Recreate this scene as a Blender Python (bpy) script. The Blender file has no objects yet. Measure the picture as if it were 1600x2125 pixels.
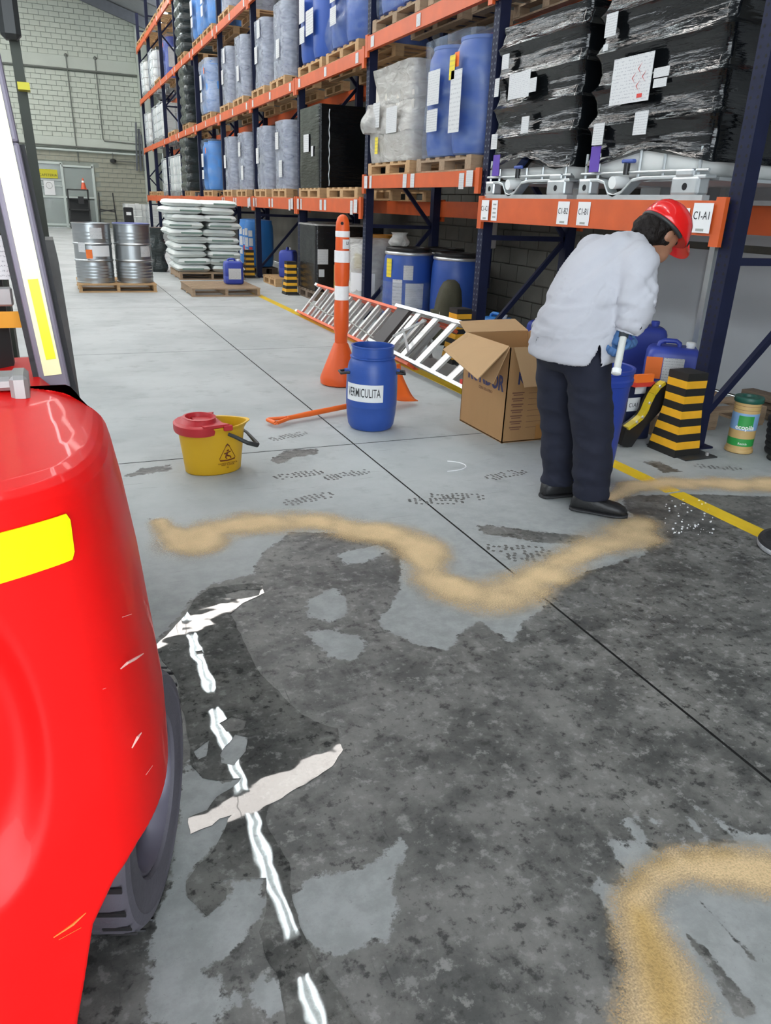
import bpy, bmesh, math, random
import numpy as np
from mathutils import Vector, Matrix, noise
from mathutils.geometry import delaunay_2d_cdt

scene = bpy.context.scene
COL = scene.collection
random.seed(7)
R = math.radians

# ------------------------------------------------------------------ camera
F_PX, CAM_H = 1562.7, 1.40
YAW, PITCH, ROLL = R(23.483), R(22.012), R(2.269)
_cy, _sy, _cp, _sp = math.cos(YAW), math.sin(YAW), math.cos(PITCH), math.sin(PITCH)
FWD = Vector((_sy*_cp, _cy*_cp, -_sp))
_r = Vector((_cy, -_sy, 0)); _u = _r.cross(FWD)
RIGHT = math.cos(ROLL)*_r + math.sin(ROLL)*_u
UP = -math.sin(ROLL)*_r + math.cos(ROLL)*_u
cam = bpy.data.cameras.new('camera')
cam.sensor_fit = 'HORIZONTAL'; cam.sensor_width = 36.0
cam.lens = 36.0*F_PX/1600.0
cam.clip_start = 0.05; cam.clip_end = 300
cam_o = bpy.data.objects.new('camera', cam)
m = Matrix((RIGHT, UP, -FWD)).transposed().to_4x4()
m.translation = (0, 0, CAM_H)
cam_o.matrix_world = m
COL.objects.link(cam_o); scene.camera = cam_o

def floor_at(px, py, z=0.0):
    """point of the photograph's pixel on the horizontal plane z, in metres"""
    d = RIGHT*((px-800)/F_PX) - UP*((py-1062.5)/F_PX) + FWD
    t = (z-CAM_H)/d.z
    return (d.x*t, d.y*t)

# ------------------------------------------------------------------ world and exposure
world = bpy.data.worlds.new('overcast_daylight'); scene.world = world
world.use_nodes = True
bg = world.node_tree.nodes['Background']
bg.inputs['Color'].default_value = (0.86, 0.94, 1.0, 1)
bg.inputs['Strength'].default_value = 4.5
vs = scene.view_settings
vs.view_transform = 'Standard'; vs.look = 'None'; vs.gamma = 1.0
vs.use_curve_mapping = False
vs.exposure = 0.5
SKYLIGHT_POWER = 10.5
TUBE_POWER = 21.0

# ------------------------------------------------------------------ materials
MATS = {}
def nodes_of(name):
    ma = bpy.data.materials.new(name); ma.use_nodes = True
    nt = ma.node_tree
    return ma, nt, nt.nodes['Principled BSDF']

def mat(name, col, rough=0.5, metal=0.0, spec=0.5, var=0.0, vscale=6.0, bump=0.0, bscale=40.0,
        stretch=(1, 1, 1), coat=0.0, alpha=1.0, rvar=0.0):
    """plain procedural material: colour with noise mottling, optional bump"""
    if name in MATS: return MATS[name]
    ma, nt, p = nodes_of(name)
    N = nt.nodes; L = nt.links
    p.inputs['Roughness'].default_value = rough
    p.inputs['Metallic'].default_value = metal
    p.inputs['Specular IOR Level'].default_value = spec
    p.inputs['Coat Weight'].default_value = coat
    p.inputs['Coat Roughness'].default_value = 0.05
    p.inputs['Base Color'].default_value = (*col, 1)
    tc = N.new('ShaderNodeTexCoord')
    mp = N.new('ShaderNodeMapping'); mp.inputs['Scale'].default_value = stretch
    L.new(tc.outputs['Object'], mp.inputs['Vector'])
    n1 = N.new('ShaderNodeTexNoise'); n1.inputs['Scale'].default_value = vscale
    n1.inputs['Detail'].default_value = 5
    L.new(mp.outputs[0], n1.inputs['Vector'])
    cr = N.new('ShaderNodeMix'); cr.data_type = 'RGBA'
    lo = tuple(max(0, c*(1-var)) for c in col); hi = tuple(min(1, c*(1+var)) for c in col)
    cr.inputs['A'].default_value = (*lo, 1); cr.inputs['B'].default_value = (*hi, 1)
    L.new(n1.outputs['Fac'], cr.inputs['Factor'])
    L.new(cr.outputs['Result'], p.inputs['Base Color'])
    if rvar:
        mr = N.new('ShaderNodeMapRange')
        mr.inputs['To Min'].default_value = max(0.02, rough-rvar); mr.inputs['To Max'].default_value = rough+rvar
        L.new(n1.outputs['Fac'], mr.inputs['Value']); L.new(mr.outputs[0], p.inputs['Roughness'])
    if bump:
        n2 = N.new('ShaderNodeTexNoise'); n2.inputs['Scale'].default_value = bscale
        n2.inputs['Detail'].default_value = 4
        L.new(mp.outputs[0], n2.inputs['Vector'])
        b = N.new('ShaderNodeBump'); b.inputs['Strength'].default_value = bump
        b.inputs['Distance'].default_value = 0.02
        L.new(n2.outputs['Fac'], b.inputs['Height']); L.new(b.outputs[0], p.inputs['Normal'])
    MATS[name] = ma
    return ma

def film_mat(name, tint, cover, rough=0.2, bump=0.35, bscale=6, stretch=(1, 1, 2.2), var=0.10):
    """stretch film: wrinkled, part clear and part milky"""
    ma, nt, p = nodes_of(name)
    N = nt.nodes; L = nt.links
    p.inputs['Base Color'].default_value = (*tint, 1); p.inputs['Roughness'].default_value = rough
    p.inputs['Specular IOR Level'].default_value = 0.6
    tc = N.new('ShaderNodeTexCoord'); mp = N.new('ShaderNodeMapping'); mp.inputs['Scale'].default_value = stretch
    L.new(tc.outputs['Object'], mp.inputs['Vector'])
    n2 = N.new('ShaderNodeTexNoise'); n2.inputs['Scale'].default_value = bscale; n2.inputs['Detail'].default_value = 6
    n2.inputs['Distortion'].default_value = 0.8
    L.new(mp.outputs[0], n2.inputs['Vector'])
    b = N.new('ShaderNodeBump'); b.inputs['Strength'].default_value = bump; b.inputs['Distance'].default_value = 0.05
    L.new(n2.outputs['Fac'], b.inputs['Height']); L.new(b.outputs[0], p.inputs['Normal'])
    mr = N.new('ShaderNodeMapRange'); mr.inputs['From Min'].default_value = 0.35; mr.inputs['From Max'].default_value = 0.65
    mr.inputs['To Min'].default_value = max(0, cover-var); mr.inputs['To Max'].default_value = min(1, cover+var)
    L.new(n2.outputs['Fac'], mr.inputs['Value'])
    tr = N.new('ShaderNodeBsdfTransparent'); mx = N.new('ShaderNodeMixShader')
    L.new(mr.outputs[0], mx.inputs[0]); L.new(tr.outputs[0], mx.inputs[1]); L.new(p.outputs[0], mx.inputs[2])
    L.new(mx.outputs[0], N['Material Output'].inputs['Surface'])
    MATS[name] = ma
    return ma

def emit_mat(name, col, power):
    ma, nt, p = nodes_of(name)
    p.inputs['Base Color'].default_value = (*col, 1)
    p.inputs['Emission Color'].default_value = (*col, 1); p.inputs['Emission Strength'].default_value = power
    MATS[name] = ma
    return ma

def paper_mat(name, ink=(0.12, 0.12, 0.14), lines=9.0, paper=(0.62, 0.62, 0.62)):
    """printed label sheet: rows of small print on paper"""
    ma, nt, p = nodes_of(name)
    N = nt.nodes; L = nt.links
    tc = N.new('ShaderNodeTexCoord')
    sep = N.new('ShaderNodeSeparateXYZ'); L.new(tc.outputs['Generated'], sep.inputs[0])
    ml = N.new('ShaderNodeMath'); ml.operation = 'MULTIPLY'; ml.inputs[1].default_value = lines
    L.new(sep.outputs['Z'], ml.inputs[0])
    fr = N.new('ShaderNodeMath'); fr.operation = 'FRACT'; L.new(ml.outputs[0], fr.inputs[0])
    gt = N.new('ShaderNodeMath'); gt.operation = 'GREATER_THAN'; gt.inputs[1].default_value = 0.62
    L.new(fr.outputs[0], gt.inputs[0])
    ns = N.new('ShaderNodeTexNoise'); ns.inputs['Scale'].default_value = 26; L.new(tc.outputs['Generated'], ns.inputs['Vector'])
    g2 = N.new('ShaderNodeMath'); g2.operation = 'GREATER_THAN'; g2.inputs[1].default_value = 0.53
    L.new(ns.outputs['Fac'], g2.inputs[0])
    mu = N.new('ShaderNodeMath'); mu.operation = 'MULTIPLY'; L.new(gt.outputs[0], mu.inputs[0]); L.new(g2.outputs[0], mu.inputs[1])
    m2 = N.new('ShaderNodeMath'); m2.operation = 'MULTIPLY'; m2.inputs[1].default_value = 0.6; L.new(mu.outputs[0], m2.inputs[0])
    cr = N.new('ShaderNodeMix'); cr.data_type = 'RGBA'
    cr.inputs['A'].default_value = (*paper, 1); cr.inputs['B'].default_value = (*ink, 1)
    L.new(m2.outputs[0], cr.inputs['Factor']); L.new(cr.outputs['Result'], p.inputs['Base Color'])
    p.inputs['Roughness'].default_value = 0.6
    MATS[name] = ma
    return ma

M = {}
M['navy'] = mat('navy_rack_paint', (0.008, 0.011, 0.036), 0.55, spec=0.25, var=0.35, vscale=9)
M['orange'] = mat('orange_beam_paint', (0.60, 0.098, 0.018), 0.45, var=0.22, vscale=5)
M['hole'] = mat('perforation_dark', (0.004, 0.004, 0.006), 0.8)
M['wood'] = mat('pallet_wood', (0.50, 0.31, 0.15), 0.75, var=0.35, vscale=7, stretch=(1, 6, 6), bump=0.3, bscale=30)
M['wood_old'] = mat('weathered_pallet_wood', (0.36, 0.25, 0.16), 0.8, var=0.4, vscale=7, stretch=(1, 6, 6), bump=0.35, bscale=30)
M['wood_dark'] = mat('dark_pallet_wood', (0.16, 0.115, 0.08), 0.85, var=0.4, vscale=8, stretch=(1, 6, 6), bump=0.35, bscale=30)
M['blue_drum'] = mat('blue_hdpe', (0.028, 0.085, 0.36), 0.38, var=0.12, bump=0.06, bscale=120)
M['blue_bin'] = mat('bin_blue_plastic', (0.022, 0.055, 0.34), 0.4, var=0.1)
M['blue_can'] = mat('jerrycan_blue', (0.035, 0.06, 0.36), 0.42, var=0.12)
M['blue_light'] = mat('light_blue_plastic', (0.035, 0.20, 0.55), 0.42, var=0.12)
M['steel'] = mat('galvanised_steel', (0.40, 0.42, 0.43), 0.34, metal=0.95, var=0.18, vscale=4, rvar=0.1)
M['galv'] = mat('galvanised_frame', (0.60, 0.63, 0.64), 0.35, metal=0.85, var=0.15, vscale=10, rvar=0.08)
M['alu'] = mat('aluminium', (0.66, 0.66, 0.65), 0.36, metal=0.8, var=0.12, vscale=12)
M['alu_dark'] = mat('dull_aluminium', (0.36, 0.35, 0.34), 0.5, metal=0.5, var=0.2, vscale=12)
M['white_plastic'] = mat('white_plastic', (0.82, 0.83, 0.82), 0.35, var=0.05)
M['tank_white'] = mat('translucent_tank', (0.72, 0.73, 0.71), 0.4, var=0.06)
M['paper'] = paper_mat('printed_label')
M['paper_big'] = paper_mat('printed_sheet', lines=14, ink=(0.3, 0.3, 0.34))
M['paper_yellow'] = paper_mat('yellow_printed_label', paper=(0.78, 0.62, 0.03), lines=5)
M['paper_plain'] = mat('plain_paper', (0.80, 0.80, 0.80), 0.6, var=0.04)
M['tag_orange'] = mat('orange_label', (0.85, 0.17, 0.02), 0.6, var=0.1)
M['tag_red'] = mat('red_label', (0.6, 0.04, 0.03), 0.6, var=0.1)
M['ink'] = mat('black_ink', (0.02, 0.02, 0.022), 0.6)
M['ink_blue'] = mat('blue_ink', (0.03, 0.04, 0.13), 0.6, var=0.25, vscale=30)
M['ink_brown'] = mat('faded_box_print', (0.20, 0.09, 0.05), 0.7)
M['black_plastic'] = mat('black_plastic', (0.012, 0.012, 0.013), 0.4, var=0.3)
M['black_rubber'] = mat('black_rubber', (0.02, 0.02, 0.022), 0.62, var=0.3, bump=0.15, bscale=60)
M['black_wrap'] = mat('black_stretch_wrap', (0.004, 0.005, 0.006), 0.10, spec=0.5, var=0.3, vscale=8, bump=0.35, bscale=5, stretch=(1.0, 1.0, 7), rvar=0.04)
M['grey_wrap'] = mat('dark_green_wrap', (0.022, 0.03, 0.03), 0.14, spec=0.6, var=0.3, vscale=8, bump=0.9, bscale=7, stretch=(1.2, 1.2, 4))
M['pail'] = mat('grey_blue_pail', (0.16, 0.17, 0.27), 0.4, var=0.15)
M['film'] = film_mat('clear_stretch_film', (0.58, 0.62, 0.70), 0.45)
M['film_thick'] = film_mat('milky_stretch_film', (0.60, 0.58, 0.55), 0.62, bump=0.7, bscale=5)
M['film_thin'] = film_mat('thin_clear_film', (0.40, 0.50, 0.66), 0.16, bscale=4)
M['film_bag'] = film_mat('sack_stack_film', (0.8, 0.88, 0.84), 0.12, bscale=5)
M['sack'] = mat('white_woven_sack', (0.78, 0.82, 0.80), 0.5, var=0.06, vscale=5, bump=0.25, bscale=16)
M['sack_print'] = mat('green_sack_print', (0.03, 0.33, 0.10), 0.5, var=0.15)
M['sack_seam'] = mat('grey_green_sack_seam', (0.16, 0.24, 0.20), 0.6, var=0.2)
M['delin'] = mat('orange_delineator', (0.80, 0.105, 0.012), 0.42, var=0.12, vscale=4)
M['retro'] = mat('white_retroreflective', (0.92, 0.89, 0.88), 0.35, var=0.06, vscale=50)
M['retro_line'] = mat('retroreflective_hatching', (0.80, 0.45, 0.40), 0.4)
M['yellow_line'] = mat('yellow_floor_tape', (0.80, 0.54, 0.015), 0.4, var=0.15, vscale=10, stretch=(4, 0.4, 1))
M['yellow_guard'] = mat('guard_yellow', (0.76, 0.38, 0.015), 0.45, var=0.2, vscale=12)
M['black_guard'] = mat('guard_black', (0.012, 0.011, 0.010), 0.55, var=0.3)
M['bucket'] = mat('yellow_bucket', (0.74, 0.42, 0.01), 0.42, var=0.06)
M['bucket_red'] = mat('red_wringer', (0.55, 0.025, 0.035), 0.42, var=0.1)
M['bucket_mark'] = mat('dark_red_marking', (0.16, 0.03, 0.005), 0.5)
M['shovel'] = mat('orange_shovel_plastic', (0.88, 0.15, 0.015), 0.4, var=0.06)
M['card'] = mat('corrugated_cardboard', (0.42, 0.235, 0.10), 0.85, var=0.10, vscale=5, bump=0.12, bscale=25, stretch=(1, 1, 0.2))
M['card_in'] = mat('cardboard_inner', (0.48, 0.30, 0.15), 0.85, var=0.08, vscale=5)
M['box_tape'] = mat('brown_packing_tape', (0.42, 0.20, 0.06), 0.3, var=0.1)
M['red_lift'] = mat('forklift_red_paint', (0.84, 0.004, 0.004), 0.48, spec=0.3, var=0.05, vscale=3, coat=0.12)
M['red_worn'] = mat('worn_orange_paint', (0.75, 0.22, 0.03), 0.5, var=0.3, vscale=30)
M['retro_yellow'] = mat('fluorescent_yellow_tape', (0.90, 0.98, 0.0), 0.35, var=0.04, vscale=20)
M['retro_pale'] = mat('pale_yellow_reflective_tape', (0.98, 0.96, 0.55), 0.3, var=0.03, vscale=8)
M['lift_grey'] = mat('forklift_grey_post', (0.20, 0.18, 0.23), 0.45, var=0.1)
M['lift_dark'] = mat('forklift_dark_steel', (0.03, 0.032, 0.032), 0.5, var=0.3)
M['mast'] = mat('olive_mast_steel', (0.035, 0.042, 0.030), 0.6, var=0.3)
M['tire'] = mat('solid_tire_rubber', (0.12, 0.11, 0.135), 0.62, var=0.25, vscale=8, bump=0.12, bscale=50)
M['rim'] = mat('wheel_rim', (0.16, 0.145, 0.19), 0.35, metal=0.4, var=0.2)
M['wall_white'] = mat('white_painted_panel', (0.42, 0.43, 0.44), 0.7, var=0.08, vscale=2)
M['block'] = mat('painted_concrete_block', (0.56, 0.60, 0.52), 0.8, var=0.09, vscale=3, bump=0.2, bscale=30)
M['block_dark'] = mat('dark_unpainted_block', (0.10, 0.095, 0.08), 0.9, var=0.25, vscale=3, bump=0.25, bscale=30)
M['block_raw'] = mat('raw_concrete_block', (0.36, 0.36, 0.29), 0.85, var=0.2, vscale=3, bump=0.25, bscale=30)
M['mortar'] = mat('grey_mortar', (0.30, 0.33, 0.29), 0.9, var=0.15)
M['concrete_band'] = mat('concrete_ring_beam', (0.54, 0.58, 0.51), 0.8, var=0.08, vscale=2)
M['roof'] = mat('roof_sheet', (0.30, 0.31, 0.32), 0.6, var=0.15)
M['roof_steel'] = mat('roof_steel', (0.14, 0.15, 0.17), 0.6, var=0.2)
M['pipe_grey'] = mat('grey_conduit', (0.16, 0.17, 0.15), 0.5)
M['frame_white'] = mat('white_door_frame', (0.58, 0.64, 0.60), 0.4, var=0.05)
M['coat'] = mat('white_lab_coat', (0.46, 0.46, 0.50), 0.85, var=0.03, vscale=6, bump=0.08, bscale=300)
M['trousers'] = mat('navy_trousers', (0.007, 0.009, 0.023), 0.85, var=0.2, vscale=8, bump=0.1, bscale=200)
M['shoe'] = mat('black_safety_shoe', (0.010, 0.010, 0.011), 0.5, var=0.2, bump=0.1, bscale=80)
M['skin'] = mat('skin', (0.36, 0.17, 0.10), 0.55, var=0.08)
M['hair'] = mat('dark_brown_hair', (0.010, 0.007, 0.006), 0.6, spec=0.2, var=0.4, vscale=25, bump=0.9, bscale=45, stretch=(1, 1, 0.6))
M['helmet'] = mat('red_hard_hat', (0.72, 0.008, 0.008), 0.22, var=0.03, coat=0.4)
M['glove'] = mat('blue_glove', (0.05, 0.13, 0.30), 0.7, var=0.2, bump=0.2, bscale=70)
M['glove_dark'] = mat('dark_glove_cuff', (0.03, 0.035, 0.04), 0.7)
M['olive'] = mat('olive_canvas', (0.055, 0.052, 0.030), 0.9, var=0.25, bump=0.3, bscale=90)
M['yellow_drum'] = mat('ochre_drum', (0.42, 0.17, 0.012), 0.45, var=0.12)
M['eco_green'] = mat('green_can_print', (0.03, 0.30, 0.06), 0.45, var=0.15, vscale=20)
M['eco_dark'] = mat('dark_green_lid', (0.012, 0.085, 0.06), 0.45, var=0.1)
M['eco_tan'] = mat('tan_can', (0.55, 0.36, 0.14), 0.5, var=0.12, vscale=20)
M['eco_blue'] = mat('pale_blue_can_print', (0.22, 0.38, 0.62), 0.5, var=0.3, vscale=12)
M['yellow_tape'] = mat('yellow_strap', (0.60, 0.44, 0.02), 0.3, var=0.3, vscale=20)
M['purple'] = mat('purple_tag', (0.10, 0.04, 0.36), 0.5)
M['cone'] = mat('orange_cone_plastic', (0.75, 0.12, 0.05), 0.5)
M['sign_yellow'] = mat('yellow_sign', (0.62, 0.56, 0.02), 0.5)
M['rope'] = mat('grey_cable', (0.35, 0.36, 0.33), 0.6)

def glass_mat():
    ma, nt, p = nodes_of('window_glass')
    p.inputs['Base Color'].default_value = (0.55, 0.62, 0.60, 1); p.inputs['Roughness'].default_value = 0.05
    N = nt.nodes; L = nt.links
    tr = N.new('ShaderNodeBsdfTransparent'); mx = N.new('ShaderNodeMixShader'); mx.inputs[0].default_value = 0.35
    L.new(tr.outputs[0], mx.inputs[1]); L.new(p.outputs[0], mx.inputs[2])
    L.new(mx.outputs[0], N['Material Output'].inputs['Surface'])
    return ma
M['glass'] = glass_mat()

# ------------------------------------------------------------------ mesh helpers
class MB:
    """collects shapes; build() links them as ONE mesh object"""
    def __init__(s): s.v = []; s.f = []
    def add(s, vs, fs):
        o = len(s.v); s.v += [tuple(v) for v in vs]; s.f += [tuple(i+o for i in f) for f in fs]; return s
    def box(s, c, d, rot=None, ch=0.0):
        x, y, z = d[0]/2, d[1]/2, d[2]/2
        if ch:
            vs = []
            for sz in (-1, 1):
                for k in (0, 1):
                    zz = sz*(z-(ch if k == 0 else 0)) if True else 0
                    i = 0 if k == 0 else ch
                    for (ax, ay) in ((-1, -1), (1, -1), (1, 1), (-1, 1)):
                        if k == 0:
                            vs += [(ax*x, ay*(y-ch), zz), (ax*(x-ch), ay*y, zz)]
                        else:
                            vs += [(ax*(x-ch), ay*(y-ch), sz*z)]
            bm = bmesh.new()
            for v in vs: bm.verts.new(v)
            bmesh.ops.convex_hull(bm, input=bm.verts[:])
            bm.verts.index_update()
            vs = [v.co.copy() for v in bm.verts]; fs = [[v.index for v in f.verts] for f in bm.faces]
            bm.free()
        else:
            vs = [(a*x, b*y, e*z) for e in (-1, 1) for (a, b) in ((-1, -1), (1, -1), (1, 1), (-1, 1))]
            fs = [(3, 2, 1, 0), (4, 5, 6, 7), (0, 1, 5, 4), (1, 2, 6, 5), (2, 3, 7, 6), (3, 0, 4, 7)]
        q = Vector(c)
        vs = [((rot @ Vector(v)) if rot else Vector(v))+q for v in vs]
        return s.add(vs, fs)
    def bar(s, a, b, w, h, upv=(0, 0, 1)):
        a = Vector(a); b = Vector(b); d = b-a; ln = d.length; d.normalize()
        side = d.cross(Vector(upv))
        if side.length < 1e-4: side = d.cross(Vector((0, 1, 0)))
        side.normalize(); up = side.cross(d)
        rot = Matrix((d, side, up)).transposed()
        return s.box((a+b)/2, (ln, w, h), rot)
    def cyl(s, a, b, r0, r1=None, n=16, caps=True):
        r1 = r0 if r1 is None else r1
        return s.tube([a, b], [r0, r1], n, caps)
    def tube(s, path, rad, n=10, caps=True, closed=False):
        path = [Vector(p) for p in path]; k = len(path)
        if not isinstance(rad, (list, tuple)): rad = [rad]*k
        vs = []; prev = None
        for i, p in enumerate(path):
            if closed: d = path[(i+1) % k]-path[i-1]
            else: d = path[min(i+1, k-1)]-path[max(i-1, 0)]
            d.normalize()
            if prev is None:
                ref = Vector((0, 0, 1)) if abs(d.z) < 0.9 else Vector((1, 0, 0))
                e1 = d.cross(ref).normalized()
            else:
                e1 = (prev-d*prev.dot(d)).normalized()
            prev = e1; e2 = d.cross(e1)
            for j in range(n):
                a = 2*math.pi*j/n
                vs.append(p+(e1*math.cos(a)+e2*math.sin(a))*rad[i])
        fs = []
        for i in range(k if closed else k-1):
            i2 = (i+1) % k
            for j in range(n):
                fs.append((i*n+j, i*n+(j+1) % n, i2*n+(j+1) % n, i2*n+j))
        if caps and not closed:
            fs.append(tuple(range(n-1, -1, -1))); fs.append(tuple(range((k-1)*n, k*n)))
        return s.add(vs, fs)
    def lathe(s, prof, n=32, c=(0, 0, 0), capb=True, capt=True, sx=1.0, sy=1.0):
        vs = []
        for r, z in prof:
            for j in range(n):
                a = 2*math.pi*j/n
                vs.append((c[0]+r*sx*math.cos(a), c[1]+r*sy*math.sin(a), c[2]+z))
        fs = []
        for i in range(len(prof)-1):
            for j in range(n):
                fs.append((i*n+j, i*n+(j+1) % n, (i+1)*n+(j+1) % n, (i+1)*n+j))
        if capb: fs.append(tuple(range(n-1, -1, -1)))
        if capt: fs.append(tuple(range((len(prof)-1)*n, len(prof)*n)))
        return s.add(vs, fs)
    def rings(s, rs, cap=True, closed=True):
        n = len(rs[0]); vs = [v for r in rs for v in r]; fs = []
        for i in range(len(rs)-1):
            for j in range(n if closed else n-1):
                fs.append((i*n+j, i*n+(j+1) % n, (i+1)*n+(j+1) % n, (i+1)*n+j))
        if cap:
            fs.append(tuple(range(n-1, -1, -1))); fs.append(tuple(range((len(rs)-1)*n, len(rs)*n)))
        return s.add(vs, fs)
    def prism(s, poly, h0, h1, axis='z'):
        n = len(poly)
        def P(a, b, h): return {'z': (a, b, h), 'y': (a, h, b), 'x': (h, a, b)}[axis]
        vs = [P(a, b, h0) for a, b in poly]+[P(a, b, h1) for a, b in poly]
        fs = [tuple(range(n-1, -1, -1)), tuple(range(n, 2*n))]+[(i, (i+1) % n, n+(i+1) % n, n+i) for i in range(n)]
        return s.add(vs, fs)
    def mesh(s, name, smooth=0):
        me = bpy.data.meshes.new(name); me.from_pydata(s.v, [], s.f); me.update()
        bm = bmesh.new(); bm.from_mesh(me); bmesh.ops.recalc_face_normals(bm, faces=bm.faces[:]); bm.to_mesh(me); bm.free()
        if smooth:
            me.shade_smooth(); me.set_sharp_from_angle(angle=R(smooth))
        return me
    def build(s, name, material, parent=None, smooth=0, loc=None):
        return obj(name, s.mesh(name, smooth), material, parent, loc)

def obj(name, me, material=None, parent=None, loc=None, rot=None):
    o = bpy.data.objects.new(name, me); COL.objects.link(o)
    if material is not None and me is not None and len(me.materials) == 0: me.materials.append(material)
    if parent is not None: o.parent = parent
    if loc is not None: o.location = loc
    if rot is not None: o.rotation_euler = rot
    return o
def tag(o, label=None, cat=None, group=None, kind=None):
    if label: o['label'] = label
    if cat: o['category'] = cat
    if group: o['group'] = group
    if kind: o['kind'] = kind
    return o
def thing(name, loc, label, cat, rz=0.0, group=None):
    o = bpy.data.objects.new(name, None); COL.objects.link(o)
    o.empty_display_size = 0.1
    o.location = loc; o.rotation_euler = (0, 0, rz)
    return tag(o, label, cat, group)
def copy_tree(o, parent=None):
    c = o.copy(); COL.objects.link(c)
    if parent is not None: c.parent = parent
    for ch in list(o.children): copy_tree(ch, c)
    return c
def bevel(o, w, seg=2):
    b = o.modifiers.new('bevel', 'BEVEL'); b.width = w; b.segments = seg; b.limit_method = 'ANGLE'; b.angle_limit = R(40)
    return o
def text_mesh(txt, size, extrude=0.0004, bold=0.0, sx=1.0):
    cu = bpy.data.curves.new('lettering', 'FONT'); cu.body = txt; cu.size = size; cu.extrude = extrude
    cu.align_x = 'CENTER'; cu.align_y = 'CENTER'; cu.offset = bold; cu.resolution_u = 3
    o = bpy.data.objects.new('lettering', cu); COL.objects.link(o)
    me = bpy.data.meshes.new_from_object(o)
    bpy.data.objects.remove(o); bpy.data.curves.remove(cu)
    me.transform(Matrix.Diagonal((sx, 1, 1, 1)))
    return me
def text_obj(txt, size, material, parent, origin, right, up, bold=0.0, sx=1.0, name='lettering'):
    me = text_mesh(txt, size, bold=bold, sx=sx)
    r = Vector(right).normalized(); u = Vector(up).normalized(); n = r.cross(u)
    mm = Matrix((r, u, n)).transposed().to_4x4(); mm.translation = origin
    me.transform(mm)
    return obj(name, me, material, parent)
def bend_text(txt, size, material, parent, c, rad, ang, z, sx=1.0, bold=0.0, name='lettering'):
    """lettering wrapped round a vertical cylinder of radius rad about c"""
    me = text_mesh(txt, size, bold=bold, sx=sx)
    for v in me.vertices:
        a = ang+v.co.x/rad; rr = rad+v.co.z
        v.co = (c[0]+rr*math.cos(a), c[1]+rr*math.sin(a), z+v.co.y)
    return obj(name, me, material, parent)
def curved_label(name, material, parent, c, rad, a0, a1, z0, z1, n=8, t=0.0012):
    mb = MB(); vs = []
    for i in range(n+1):
        a = a0+(a1-a0)*i/n
        for rr in (rad, rad+t):
            for z in (z0, z1): vs.append((c[0]+rr*math.cos(a), c[1]+rr*math.sin(a), c[2]+z))
    fs = []
    for i in range(n):
        p = 4*i; q = p+4
        fs += [(p+2, q+2, q+3, p+3), (p, p+1, q+1, q), (p+1, p+3, q+3, q+1), (p, q, q+2, p+2)]
    fs += [(0, 2, 3, 1), (4*n, 4*n+1, 4*n+3, 4*n+2)]
    mb.add(vs, fs)
    return mb.build(name, material, parent, smooth=40)
def card(name, parent, c, w, h, face='-x', material=None, t=0.002):
    """flat label sheet, facing -x (aisle) or -y"""
    d = (t, w, h) if face == '-x' else (w, t, h)
    return MB().box(c, d).build(name, material or M['paper'], parent)
ORD = ['first', 'second', 'third', 'fourth', 'fifth', 'sixth', 'seventh', 'eighth', 'ninth', 'tenth', 'eleventh', 'twelfth',
       'thirteenth', 'fourteenth', 'fifteenth', 'sixteenth', 'seventeenth', 'eighteenth']
def fbm(x, y, z=0.0, o=3):
    return noise.fractal(Vector((x, y, z)), 1.0, 2.0, o)

# ================================================================== SETTING
# ------------------------------------------------------------------ floor
def poly_sd(poly, X, Y):
    """signed distance (positive inside) of points to a polygon"""
    d = np.full(X.shape, 1e9); ins = np.zeros(X.shape, bool)
    n = len(poly)
    for i in range(n):
        ax, ay = poly[i]; bx, by = poly[(i+1) % n]
        ex, ey = bx-ax, by-ay
        t = np.clip(((X-ax)*ex+(Y-ay)*ey)/(ex*ex+ey*ey+1e-12), 0, 1)
        d = np.minimum(d, np.hypot(X-ax-t*ex, Y-ay-t*ey))
        c = ((ay > Y) != (by > Y)) & (X < (bx-ax)*(Y-ay)/(by-ay+1e-12)+ax)
        ins ^= c
    return np.where(ins, d, -d)
def FP(pts): return [floor_at(*p) for p in pts]

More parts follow.
